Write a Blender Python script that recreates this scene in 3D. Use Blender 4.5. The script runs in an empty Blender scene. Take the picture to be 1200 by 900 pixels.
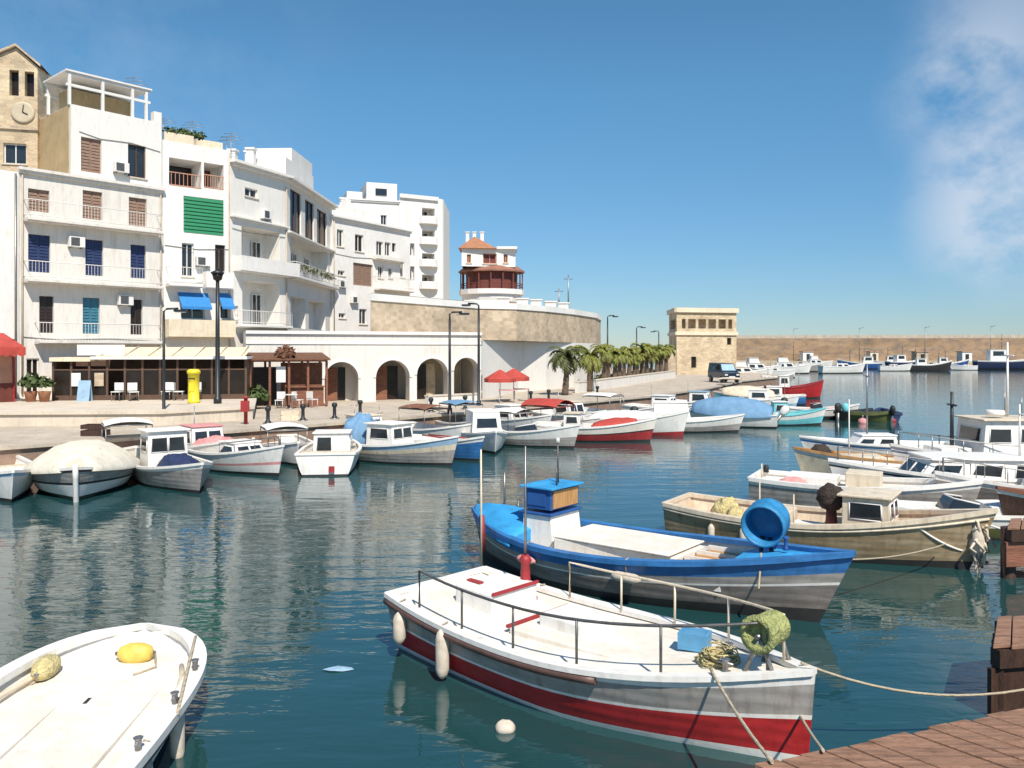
import bpy, math, random
from mathutils import Vector, Matrix, noise as mnoise
R = math.radians
rnd = random.Random(7)
F, HZ, EYE = 970.0, 412.0, 4.0           # focal length in photo pixels, horizon row, eye height over the water
C = bpy.context.scene.collection
scene = bpy.context.scene

# ------------------------------------------------------------------ camera, sky, sun, exposure
cam_d = bpy.data.cameras.new('camera'); cam = bpy.data.objects.new('camera', cam_d); C.objects.link(cam)
cam.location = (0, 0, EYE); cam.rotation_euler = (R(90), 0, 0)
cam_d.sensor_width = 36; cam_d.lens = F/1200*36; cam_d.shift_y = -(450-HZ)/1200
cam_d.clip_end = 6000; cam_d.clip_start = .05
scene.camera = cam
SUN_EL, SUN_AZ = R(50), math.atan2(.32, -.95)     # azimuth measured from +Y towards +X: behind the viewer, a little right
w = bpy.data.worlds.new('World'); scene.world = w; w.use_nodes = True
nt = w.node_tree; N = nt.nodes; K = nt.links
sky = N.new('ShaderNodeTexSky'); sky.sky_type = 'NISHITA'; sky.sun_disc = False
sky.sun_elevation = SUN_EL; sky.sun_rotation = SUN_AZ; sky.air_density = 1.0; sky.dust_density = .0; sky.ozone_density = 3.0; sky.altitude = 300
bg = N['Background']; bg.inputs['Strength'].default_value = .088
tc = N.new('ShaderNodeTexCoord')
def wmask(direction, inner, outer):
    d = N.new('ShaderNodeVectorMath'); d.operation = 'DISTANCE'; K.new(tc.outputs['Generated'], d.inputs[0]); d.inputs[1].default_value = Vector(direction).normalized()
    m = N.new('ShaderNodeMapRange'); m.interpolation_type = 'SMOOTHSTEP'; K.new(d.outputs['Value'], m.inputs['Value'])
    m.inputs['From Min'].default_value = inner; m.inputs['From Max'].default_value = outer; m.inputs['To Min'].default_value = 1; m.inputs['To Max'].default_value = 0
    return m.outputs['Result']
def wmath(op, a, b):
    n = N.new('ShaderNodeMath'); n.operation = op; n.use_clamp = True
    for i, q in enumerate((a, b)):
        if isinstance(q, (int, float)): n.inputs[i].default_value = q
        else: K.new(q, n.inputs[i])
    return n.outputs[0]
mp = N.new('ShaderNodeMapping'); K.new(tc.outputs['Generated'], mp.inputs['Vector']); mp.inputs['Scale'].default_value = (9, 5, 11); mp.inputs['Rotation'].default_value = (0, .6, .3)
no = N.new('ShaderNodeTexNoise'); K.new(mp.outputs['Vector'], no.inputs['Vector']); no.inputs['Scale'].default_value = 1.3; no.inputs['Detail'].default_value = 12; no.inputs['Roughness'].default_value = .6
cr = N.new('ShaderNodeMapRange'); K.new(no.outputs['Fac'], cr.inputs['Value']); cr.inputs['From Min'].default_value = .36; cr.inputs['From Max'].default_value = .66
m1 = wmask((.60, 1, .175), .03, .12); m2 = wmask((.55, 1, .31), .01, .10); m4 = wmask((.62, 1, .43), .01, .13); m3 = wmask((-.56, 1, .36), .02, .35)
mm = wmath('ADD', m1, wmath('MULTIPLY', m2, .7)); mm = wmath('ADD', mm, wmath('MULTIPLY', m4, .55)); mm = wmath('ADD', mm, wmath('MULTIPLY', m3, .16))
fac = wmath('MULTIPLY', wmath('MULTIPLY', cr.outputs[0], 1.25), mm)
fac = wmath('MULTIPLY', fac, .58)
mx = N.new('ShaderNodeMix'); mx.data_type = 'RGBA'; K.new(fac, mx.inputs['Factor']); mx.inputs[7].default_value = (6.6, 6.8, 7.2, 1)
sx = N.new('ShaderNodeSeparateXYZ'); K.new(tc.outputs['Generated'], sx.inputs[0])
el = N.new('ShaderNodeMapRange'); K.new(sx.outputs[2], el.inputs[0]); el.inputs[1].default_value = 0; el.inputs[2].default_value = .30
tn = N.new('ShaderNodeMix'); tn.data_type = 'RGBA'; K.new(el.outputs[0], tn.inputs[0]); tn.inputs[6].default_value = (.47, .56, .70, 1); tn.inputs[7].default_value = (.58, .95, 1.02, 1)
tm = N.new('ShaderNodeMix'); tm.data_type = 'RGBA'; tm.blend_type = 'MULTIPLY'; tm.inputs[0].default_value = 1; K.new(sky.outputs[0], tm.inputs[6]); K.new(tn.outputs[2], tm.inputs[7])
K.new(tm.outputs[2], mx.inputs[6]); K.new(mx.outputs[2], bg.inputs['Color'])
sd = bpy.data.lights.new('sun', 'SUN'); sd.energy = 4.2; sd.angle = R(.5); sd.color = (1, .93, .82)
so = bpy.data.objects.new('sun', sd); C.objects.link(so)
sdir = Vector((math.sin(SUN_AZ)*math.cos(SUN_EL), math.cos(SUN_AZ)*math.cos(SUN_EL), math.sin(SUN_EL)))
so.rotation_euler = sdir.to_track_quat('Z', 'Y').to_euler(); so.location = (0, 0, 60)
vs = scene.view_settings; vs.view_transform = 'Standard'; vs.look = 'None'; vs.gamma = 1; vs.exposure = .50; vs.use_curve_mapping = False

# ------------------------------------------------------------------ materials
def mat(name, col, rough=.7, var=.12, scale=3., bump=.0, bscale=None, metal=0, spec=.5, stretch=None, col2=None, thr=None, wave=None, grime=0):
    """principled surface; noise varies the colour, optional second colour in patches (thr), optional bump, optional bands (wave=(axis, scale, depth))"""
    m = bpy.data.materials.new(name); m.use_nodes = True; n = m.node_tree.nodes; k = m.node_tree.links; p = n['Principled BSDF']
    p.inputs['Roughness'].default_value = rough; p.inputs['Metallic'].default_value = metal; p.inputs['Specular IOR Level'].default_value = spec
    t = n.new('ShaderNodeTexCoord'); mpn = n.new('ShaderNodeMapping'); k.new(t.outputs['Object'], mpn.inputs[0])
    if stretch: mpn.inputs['Scale'].default_value = stretch
    z = n.new('ShaderNodeTexNoise'); k.new(mpn.outputs[0], z.inputs[0]); z.inputs['Scale'].default_value = scale; z.inputs['Detail'].default_value = 6; z.inputs['Roughness'].default_value = .65
    r = n.new('ShaderNodeMapRange'); k.new(z.outputs[0], r.inputs[0])
    lo, hi = (thr if thr else (.3, .7)); r.inputs[1].default_value = lo; r.inputs[2].default_value = hi
    x = n.new('ShaderNodeMix'); x.data_type = 'RGBA'; k.new(r.outputs[0], x.inputs[0])
    c2 = col2 or tuple(min(1, c*(1+var)) for c in col); c1 = col if col2 else tuple(c*(1-var) for c in col)
    x.inputs[6].default_value = (*c1, 1); x.inputs[7].default_value = (*c2, 1)
    out = x.outputs[2]
    if grime:
        gm = n.new('ShaderNodeMapping'); k.new(t.outputs['Object'], gm.inputs[0]); gm.inputs['Scale'].default_value = (2.2, 2.2, .45)
        gz = n.new('ShaderNodeTexNoise'); k.new(gm.outputs[0], gz.inputs[0]); gz.inputs['Scale'].default_value = 3.1; gz.inputs['Detail'].default_value = 9; gz.inputs['Roughness'].default_value = .72
        gr = n.new('ShaderNodeMapRange'); k.new(gz.outputs[0], gr.inputs[0]); gr.inputs[1].default_value = .5; gr.inputs[2].default_value = .74; gr.inputs[4].default_value = grime
        gx = n.new('ShaderNodeMix'); gx.data_type = 'RGBA'; gx.blend_type = 'MULTIPLY'; k.new(gr.outputs[0], gx.inputs[0]); k.new(out, gx.inputs[6]); gx.inputs[7].default_value = (.42, .31, .22, 1); out = gx.outputs[2]
    if wave:
        wv = n.new('ShaderNodeTexWave'); wv.bands_direction = wave[0]; wv.inputs['Scale'].default_value = wave[1]; k.new(t.outputs['Object'], wv.inputs[0])
        wv.inputs['Distortion'].default_value = .6
        bw = n.new('ShaderNodeBump'); bw.inputs['Strength'].default_value = wave[2]; bw.inputs['Distance'].default_value = .03; k.new(wv.outputs[1], bw.inputs['Height']); k.new(bw.outputs[0], p.inputs['Normal'])
    elif bump:
        z2 = n.new('ShaderNodeTexNoise'); k.new(mpn.outputs[0], z2.inputs[0]); z2.inputs['Scale'].default_value = bscale or scale*4; z2.inputs['Detail'].default_value = 5
        b = n.new('ShaderNodeBump'); b.inputs['Strength'].default_value = bump; b.inputs['Distance'].default_value = .05; k.new(z2.outputs[0], b.inputs['Height']); k.new(b.outputs[0], p.inputs['Normal'])
    k.new(out, p.inputs['Base Color'])
    return m
def stone_mat(name, col, mortar, sx=1.2, bump=.6):
    m = bpy.data.materials.new(name); m.use_nodes = True; n = m.node_tree.nodes; k = m.node_tree.links; p = n['Principled BSDF']; p.inputs['Roughness'].default_value = .9
    t = n.new('ShaderNodeTexCoord')
    sp = n.new('ShaderNodeSeparateXYZ'); k.new(t.outputs['Object'], sp.inputs[0]); ad = n.new('ShaderNodeMath'); k.new(sp.outputs[0], ad.inputs[0]); k.new(sp.outputs[1], ad.inputs[1])
    cb = n.new('ShaderNodeCombineXYZ'); k.new(ad.outputs[0], cb.inputs[0]); k.new(sp.outputs[2], cb.inputs[1])
    b = n.new('ShaderNodeTexBrick'); k.new(cb.outputs[0], b.inputs[0]); b.inputs['Scale'].default_value = sx; b.inputs['Mortar Size'].default_value = .012
    b.inputs['Color1'].default_value = (*col, 1); b.inputs['Color2'].default_value = (*[c*.72 for c in col], 1); b.inputs['Mortar'].default_value = (*mortar, 1)
    z = n.new('ShaderNodeTexNoise'); k.new(t.outputs['Object'], z.inputs[0]); z.inputs['Scale'].default_value = .7; z.inputs['Detail'].default_value = 8
    x = n.new('ShaderNodeMix'); x.data_type = 'RGBA'; x.blend_type = 'OVERLAY'; x.inputs[0].default_value = .55; k.new(b.outputs[0], x.inputs[6]); k.new(z.outputs[0], x.inputs[7]); k.new(x.outputs[2], p.inputs['Base Color'])
    bp = n.new('ShaderNodeBump'); bp.inputs['Strength'].default_value = bump; bp.inputs['Distance'].default_value = .06; z2 = n.new('ShaderNodeTexNoise'); k.new(t.outputs['Object'], z2.inputs[0]); z2.inputs['Scale'].default_value = 9; k.new(z2.outputs[0], bp.inputs['Height']); k.new(bp.outputs[0], p.inputs['Normal'])
    return m
M = {}
M['plaster'] = mat('white plaster', (.76, .73, .68), .9, .05, .9, .12, 14, stretch=(1.4, 1.4, .3), col2=(.64, .60, .54), thr=(.52, .82), grime=0.25)
M['plaster2'] = mat('weathered white plaster', (.70, .665, .61), .9, .05, 1.1, .2, 10, stretch=(1.6, 1.6, .22), col2=(.54, .50, .44), thr=(.5, .8), grime=0.32)
M['plaster3'] = mat('cool white plaster', (.765, .74, .70), .88, .08, .5, .1, 12, grime=0.28)
M['cream'] = mat('cream render', (.72, .61, .45), .9, .12, 1.2, .2, 10, grime=0.4)
M['ochre'] = mat('ochre render', (.46, .335, .18), .95, .16, .9, .3, 8, grime=0.4)
M['stone'] = stone_mat('golden stone', (.62, .49, .33), (.50, .39, .25), 1.1)
M['stone_pale'] = stone_mat('pale sandstone', (.56, .44, .31), (.50, .39, .28), 1.0)
M['stone_far'] = mat('breakwater stone', (.31, .205, .12), .95, .2, .35, .9, 1.5, stretch=(1, 1, 2.2), col2=(.17, .13, .10), thr=(.4, .66))
M['rubble'] = mat('rubble', (.30, .23, .16), .95, .3, 1.2, .9, 3)
M['concrete'] = mat('quay concrete', (.47, .40, .32), .92, .22, .8, .3, 9, grime=0.5)
M['concrete_pale'] = mat('pale paving', (.60, .52, .42), .9, .14, .7, .2, 10, grime=0.4)
M['quay_face'] = mat('stained quay wall', (.22, .12, .085), .9, .3, 1.5, .4, 6, col2=(.30, .22, .16))
M['dark_metal'] = mat('dark painted iron', (.018, .02, .022), .45, .2, 6)
M['steel'] = mat('dull steel', (.30, .29, .28), .42, .25, 9, metal=.8)
M['rail_dark'] = mat('grey rail tube', (.13, .125, .12), .45, .3, 12, metal=.5)
M['glass'] = mat('window glass', (.022, .026, .03), .08, .3, 2, spec=.7)
M['glass_warm'] = mat('tinted glass', (.022, .016, .013), .2, .3, 2, spec=.3)
M['frame_white'] = mat('white frame', (.72, .7, .67), .6, .06)
M['frame_brown'] = mat('brown frame', (.10, .055, .035), .6, .2, 6)
M['sh_blue'] = mat('blue shutter paint', (.022, .04, .12), .6, .2, 6)
M['sh_teal'] = mat('teal shutter paint', (.05, .19, .27), .6, .2, 6)
M['sh_brown'] = mat('brown shutter paint', (.30, .19, .135), .65, .2, 6)
M['sh_dark'] = mat('dark door paint', (.03, .018, .015), .5, .2, 6)
M['sh_green'] = mat('green blind', (.012, .20, .085), .6, .15, 6)
M['awn_blue'] = mat('blue awning cloth', (.03, .20, .50), .8, .15, 5)
M['awn_white'] = mat('white awning cloth', (.78, .75, .70), .8, .06, 2)
M['awn_red'] = mat('red awning cloth', (.42, .055, .04), .8, .2, 3)
M['yellow'] = mat('yellow paint', (.75, .60, .03), .5, .08)
M['terracotta'] = mat('terracotta', (.42, .19, .10), .85, .2, 3, wave=('X', 6, .6))
M['terra_plain'] = mat('terracotta plaster', (.50, .26, .17), .85, .15, 3)
M['terra_dark'] = mat('weathered terracotta eaves', (.27, .125, .085), .85, .25, 3)
M['dark_red'] = mat('dark red wood', (.14, .035, .025), .7, .25, 3)
M['rust_wood'] = mat('rust brown timber', (.21, .085, .05), .8, .35, 2.5, .3, stretch=(1, 1, 4))
M['bamboo'] = mat('reed matting', (.22, .10, .055), .85, .35, 5, wave=('X', 14, .7))
M['wood_deck'] = mat('jetty planks', (.27, .145, .09), .75, .45, 2.2, .4, 18, stretch=(1, 8, 8), grime=0.6)
M['wood_dark'] = mat('dark brown wood', (.05, .024, .015), .6, .4, 2.5, .4, stretch=(6, 6, 1))
M['wood_warm'] = mat('warm varnished wood', (.45, .24, .09), .55, .3, 3, stretch=(1, 6, 1))
M['bark'] = mat('palm bark', (.14, .10, .07), .95, .3, 4, .8, stretch=(1, 1, 4))
M['frond'] = mat('palm leaf', (.17, .18, .03), .6, .4, 2)
M['frond_dark'] = mat('dark palm leaf', (.08, .09, .025), .6, .35, 2)
M['leaf'] = mat('shrub leaf', (.055, .085, .02), .7, .45, 4)
M['white_paint'] = mat('white boat paint', (.78, .755, .71), .42, .07, 2.5, .05, 10, grime=0.35)
M['white_worn'] = mat('worn white paint', (.76, .735, .69), .55, .05, 2, .08, 14, col2=(.56, .50, .43), thr=(.58, .82), grime=0.36)
M['cream_paint'] = mat('cream boat paint', (.66, .56, .42), .5, .14, 2.5, .1, grime=0.6)
M['deck_cream'] = mat('worn cream deck', (.70, .63, .53), .7, .05, 1.8, .1, 20, col2=(.80, .76, .69), thr=(.35, .65), grime=0.26)
M['deck_pink'] = mat('faded pink deck', (.58, .40, .33), .75, .15, 2.5, .1, grime=0.5)
M['red_paint'] = mat('red hull paint', (.42, .022, .025), .38, .25, 3, .05, stretch=(1, 1, 3), grime=0.5, wave=('Z', 2.4, .09))
M['red_dull'] = mat('dull red paint', (.32, .028, .03), .55, .2, 4, grime=0.3)
M['grey_hull'] = mat('weathered grey hull', (.29, .265, .245), .55, .06, 3, .12, 12, stretch=(.6, .6, 3), col2=(.40, .37, .34), thr=(.4, .7), grime=0.7, wave=('Z', 2.4, .09))
M['grey_brown'] = mat('grey brown hull', (.17, .145, .13), .6, .1, 3, .15, 10, stretch=(.6, .6, 3), col2=(.27, .24, .22), thr=(.4, .7), grime=0.6, wave=('Z', 2.4, .09))
M['brown_band'] = mat('oxide brown strake', (.115, .062, .05), .5, .3, 4, wave=('Z', 2.4, .09))
M['blue_paint'] = mat('blue boat paint', (.035, .16, .40), .45, .25, 3, .05, grime=0.45, wave=('Z', 2.4, .09))
M['blue_bright'] = mat('bright blue cloth', (.035, .30, .62), .6, .25, 2.5, .3, 6, grime=0.35)
M['blue_drum'] = mat('worn blue drum', (.03, .21, .43), .5, .3, 5, grime=0.5)
M['blue_deep'] = mat('deep blue paint', (.02, .085, .27), .5, .2, 3)
M['blue_pale'] = mat('pale blue paint', (.28, .42, .55), .5, .15, 3)
M['navy'] = mat('navy tarpaulin', (.018, .03, .085), .7, .4, 4, .4)
M['turquoise'] = mat('turquoise paint', (.16, .52, .56), .5, .12, 3, grime=0.4)
M['tan_hull'] = mat('tan weathered hull', (.30, .215, .12), .65, .1, 2.5, .25, 9, stretch=(.7, .7, 3), col2=(.44, .345, .22), thr=(.42, .68), grime=0.7, wave=('Z', 2.4, .09))
M['hull_dark'] = mat('dark boot top', (.028, .026, .026), .6, .3, 4)
M['algae'] = mat('weedy wet hull', (.03, .035, .022), .6, .4, 5)
M['tarp_cream'] = mat('cream tarpaulin', (.72, .66, .54), .85, .1, 2.5, .45, 5, grime=0.4)
M['tarp_blue'] = mat('grey blue tarpaulin', (.14, .27, .42), .8, .15, 3, .35, 4)
M['pink'] = mat('faded rose cloth', (.60, .27, .26), .8, .2, 4)
M['rubber'] = mat('black rubber', (.02, .02, .02), .6, .2, 4)
M['fender'] = mat('scuffed white fender', (.62, .54, .44), .55, .2, 8, grime=0.5)
M['rope'] = mat('rope', (.50, .42, .30), .9, .2, 20, wave=('Z', 40, .5))
M['net_yellow'] = mat('yellow net', (.60, .50, .24), .95, .3, 12, 1., 30)
M['net_green'] = mat('olive net', (.34, .36, .14), .95, .35, 16, 1., 30)
M['net_dark'] = mat('dark brown net', (.05, .035, .028), .95, .4, 12, 1., 30)
M['buoy'] = mat('yellow buoy', (.72, .50, .10), .55, .22, 6)
M['crate_blue'] = mat('blue crate plastic', (.10, .30, .50), .5, .15, 5)
M['clock'] = mat('clock face', (.50, .42, .30), .6, .1, 3)
M['car'] = mat('dark van paint', (.02, .03, .05), .25, .1, 3)
M['lampglass'] = mat('lamp glass', (.6, .58, .52), .3, .05, 3)
M['skin_grey'] = mat('grey inflatable', (.2, .2, .21), .6, .15, 4)

# ------------------------------------------------------------------ mesh helpers
def P(px, D, z=0.): return Vector(((px-600)/F*D, D, z))
def G(px, py, z=0.): return P(px, (EYE-z)*F/(py-HZ), z)
class MB:
    def __init__(s): s.v = []; s.f = []; s.m = []; s.s = []
    def add(s, pts):
        i = len(s.v); s.v += [Vector(p) for p in pts]; return list(range(i, len(s.v)))
    def face(s, ids, m=0, sm=False): s.f.append(tuple(ids)); s.m.append(m); s.s.append(sm)
    def poly(s, pts, m=0, sm=False): s.face(s.add(pts), m, sm)
    def box(s, c, d, m=0, mat4=None):
        x, y, z = d[0]/2, d[1]/2, d[2]/2; c = Vector(c)
        q = [Vector(p) for p in ((-x,-y,-z),(x,-y,-z),(x,y,-z),(-x,y,-z),(-x,-y,z),(x,-y,z),(x,y,z),(-x,y,z))]
        if mat4: q = [mat4 @ p for p in q]
        i = s.add([c+p for p in q])
        for f in ((0,3,2,1),(4,5,6,7),(0,1,5,4),(1,2,6,5),(2,3,7,6),(3,0,4,7)): s.face([i[j] for j in f], m)
    def bx(s, x0, x1, y0, y1, z0, z1, m=0): s.box(((x0+x1)/2, (y0+y1)/2, (z0+z1)/2), (x1-x0, y1-y0, z1-z0), m)
    def prism(s, poly, z0, z1, m=0, bottom=True):
        n = len(poly); a = s.add([(p[0], p[1], z0) for p in poly]); b = s.add([(p[0], p[1], z1) for p in poly])
        for i in range(n): s.face((a[i], a[(i+1) % n], b[(i+1) % n], b[i]), m)
        s.face(b, m)
        if bottom: s.face(a[::-1], m)
    def tube(s, pts, r, n=6, m=0, caps=True):
        pts = [Vector(p) for p in pts]; rs = r if isinstance(r, (list, tuple)) else [r]*len(pts); rings = []
        for i, p in enumerate(pts):
            d = (pts[min(i+1, len(pts)-1)]-pts[max(i-1, 0)]).normalized()
            up = Vector((0, 0, 1)) if abs(d.z) < .95 else Vector((1, 0, 0))
            a = d.cross(up).normalized(); b = d.cross(a).normalized()
            rings.append(s.add([p+rs[i]*(math.cos(6.2832*k/n)*a+math.sin(6.2832*k/n)*b) for k in range(n)]))
        for a, b in zip(rings, rings[1:]):
            for k in range(n): s.face((a[k], b[k], b[(k+1) % n], a[(k+1) % n]), m, True)
        if caps: s.face(rings[0], m); s.face(rings[-1][::-1], m)
    def lathe(s, prof, c=(0, 0, 0), n=14, m=0, rot=None):
        c = Vector(c); rings = []
        for r, z in prof:
            q = [Vector((r*math.cos(6.2832*k/n), r*math.sin(6.2832*k/n), z)) for k in range(n)]
            if rot: q = [rot @ p for p in q]
            rings.append(s.add([c+p for p in q]))
        for a, b in zip(rings, rings[1:]):
            for k in range(n): s.face((a[k], a[(k+1) % n], b[(k+1) % n], b[k]), m, True)
        s.face(rings[0][::-1], m); s.face(rings[-1], m)
    def blob(s, c, r, m=0, n=10, jit=.12, seed=0):
        q = random.Random(seed); c = Vector(c); rings = []
        for j in range(1, n//2+1):
            th = math.pi*j/(n//2+1)
            rings.append(s.add([c+Vector((r[0]*math.sin(th)*math.cos(6.2832*k/n), r[1]*math.sin(th)*math.sin(6.2832*k/n), r[2]*math.cos(th)))*(1+q.uniform(-jit, jit)) for k in range(n)]))
        t = s.add([c+Vector((0, 0, r[2]))])[0]; b = s.add([c-Vector((0, 0, r[2]))])[0]
        for k in range(n): s.face((t, rings[0][k], rings[0][(k+1) % n]), m, True); s.face((b, rings[-1][(k+1) % n], rings[-1][k]), m, True)
        for a, d in zip(rings, rings[1:]):
            for k in range(n): s.face((a[k], d[k], d[(k+1) % n], a[(k+1) % n]), m, True)
    def crumple(s, c, r, seed=0, m=0, n=28, amp=.22, fr=2.2, flat=.35):
        c = Vector(c); rings = []; off = Vector((seed*3.7, seed*1.3, seed*.7)); k_ = n//2
        for j in range(1, k_):
            th = math.pi*j/k_; row = []
            for i in range(n):
                d = Vector((math.sin(th)*math.cos(6.2832*i/n), math.sin(th)*math.sin(6.2832*i/n), math.cos(th)))
                f_ = 1+amp*(mnoise.noise(d*fr+off)+.55*(1-2*abs(mnoise.noise(d*fr*2.1+off)))-.3+.3*mnoise.noise(d*fr*5+off))
                q = Vector((d.x*r[0], d.y*r[1], d.z*r[2]))*f_; q.z = max(q.z, -flat*r[2]); row.append(c+q)
            rings.append(s.add(row))
        t = s.add([c+Vector((0, 0, r[2]*(1+amp*.3)))])[0]; b = s.add([c+Vector((0, 0, -flat*r[2]))])[0]
        for k in range(n): s.face((t, rings[0][k], rings[0][(k+1) % n]), m, True); s.face((b, rings[-1][(k+1) % n], rings[-1][k]), m, True)
        for a, d in zip(rings, rings[1:]):
            for k in range(n): s.face((a[k], d[k], d[(k+1) % n], a[(k+1) % n]), m, True)
    def build(s, name, mats, parent=None, origin=None, bevel=0):
        me = bpy.data.meshes.new(name); o = Vector(origin) if origin is not None else Vector((0, 0, 0))
        me.from_pydata([v-o for v in s.v], [], s.f)
        if not isinstance(mats, (list, tuple)): mats = [mats]
        for mm_ in mats: me.materials.append(M[mm_] if isinstance(mm_, str) else mm_)
        for p, mi, sm in zip(me.polygons, s.m, s.s): p.material_index = mi; p.use_smooth = sm
        me.update(); ob = bpy.data.objects.new(name, me); C.objects.link(ob)
        if parent: ob.parent = parent
        elif origin is not None: ob.location = o
        if bevel:
            bm_ = ob.modifiers.new('soft_edges', 'BEVEL'); bm_.width = bevel; bm_.segments = 2; bm_.limit_method = 'ANGLE'; bm_.angle_limit = R(40)
        return ob
def tag(o, label, cat, group=None):
    o['label'] = label; o['category'] = cat
    if group: o['group'] = group
    return o
def thing(name, label, cat, loc=(0, 0, 0), rz=0, group=None):
    o = bpy.data.objects.new(name, None); C.objects.link(o); o.location = loc; o.rotation_euler = (0, 0, rz); o.empty_display_size = .3
    return tag(o, label, cat, group)
def struct(o): o['kind'] = 'structure'; return o
def dup(root, loc, rz=None, label=None, scale=1):
    r = root.copy(); C.objects.link(r); r.location = loc; r.scale = (scale,)*3
    if rz is not None: r.rotation_euler = (0, 0, rz)
    if label: r['label'] = label
    for ch in list(root.children):
        c = ch.copy(); C.objects.link(c); c.parent = r
        for g in list(ch.children):
            d = g.copy(); C.objects.link(d); d.parent = c
    return r

# ------------------------------------------------------------------ water and ground
wm = bpy.data.materials.new('harbour water'); wm.use_nodes = True; n = wm.node_tree.nodes; k = wm.node_tree.links; p = n['Principled BSDF']
p.inputs['Base Color'].default_value = (.006, .045, .055, 1); p.inputs['Roughness'].default_value = .035; p.inputs['IOR'].default_value = 1.7
t = n.new('ShaderNodeTexCoord')
def wnoise(scale, sc, detail, rot=0):
    q = n.new('ShaderNodeMapping'); k.new(t.outputs['Object'], q.inputs[0]); q.inputs['Scale'].default_value = sc; q.inputs['Rotation'].default_value = (0, 0, rot)
    z = n.new('ShaderNodeTexNoise'); k.new(q.outputs[0], z.inputs[0]); z.inputs['Scale'].default_value = scale; z.inputs['Detail'].default_value = detail; z.inputs['Roughness'].default_value = .55; z.inputs['Distortion'].default_value = .4
    return z.outputs[0]
def wadd(a, b, fb):
    q = n.new('ShaderNodeMath'); q.operation = 'MULTIPLY_ADD'; k.new(b, q.inputs[0]); q.inputs[1].default_value = fb; k.new(a, q.inputs[2]); return q.outputs[0]
hgt = wadd(wadd(wnoise(1.1, (.55, 1.9, 1), 3, .1), wnoise(.28, (.8, 1.3, 1), 2), 1.1), wnoise(4.5, (.8, 1.4, 1), 2, -.3), .16)
bp = n.new('ShaderNodeBump'); bp.inputs['Strength'].default_value = .9; bp.inputs['Distance'].default_value = .019; k.new(hgt, bp.inputs['Height']); k.new(bp.outputs[0], p.inputs['Normal'])
zc = wnoise(.12, (1, 1, 1), 3)
mc = n.new('ShaderNodeMix'); mc.data_type = 'RGBA'; k.new(zc, mc.inputs[0]); mc.inputs[6].default_value = (.014, .048, .044, 1); mc.inputs[7].default_value = (.012, .060, .070, 1); k.new(mc.outputs[2], p.inputs['Base Color'])
b = MB(); b.poly([(-900, -60, 0), (900, -60, 0), (2500, 3500, 0), (-2500, 3500, 0)]); struct(b.build('water', wm))

QZ, PZ = 1.0, 1.6          # lower quay and promenade levels
edge = [(-30, 16.5), (-16.2, 26.2), (-12.4, 30), (-6.7, 35.9), (0, 44), (9.2, 56), (16, 68), (23.8, 85.6), (33.5, 101), (35, 122), (22, 150), (-120, 150), (-120, 16.5)]
b = MB(); b.prism(edge, -.8, QZ-.12, 1); 
struct(b.build('quay_wall', ['concrete', 'quay_face']))
b = MB(); out = [(x, y) for x, y in edge]
def offset(poly, d):
    r = []
    for i, q in enumerate(poly):
        a = Vector(poly[i-1]); c = Vector(q); e = Vector(poly[(i+1) % len(poly)])
        t1 = (c-a).normalized(); t2 = (e-c).normalized(); nn = (Vector((t1.y, -t1.x))+Vector((t2.y, -t2.x))).normalized(); r.append(c+nn*d)
    return r
b.prism(offset(edge, .12), QZ-.116, QZ); struct(b.build('quay_pavement', 'concrete'))
prom = [(-34, 27.5), (-20.4, 33), (-14.2, 33.4), (-11.4, 36.4), (-14.4, 46.5), (-17, 60), (-60, 60), (-60, 30)]
b = MB(); b.prism(prom, QZ+.004, PZ-.12); struct(b.build('promenade_wall', 'concrete_pale'))
b = MB(); b.prism(offset(prom, .1), PZ-.116, PZ); struct(b.build('promenade', 'concrete_pale'))

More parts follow.
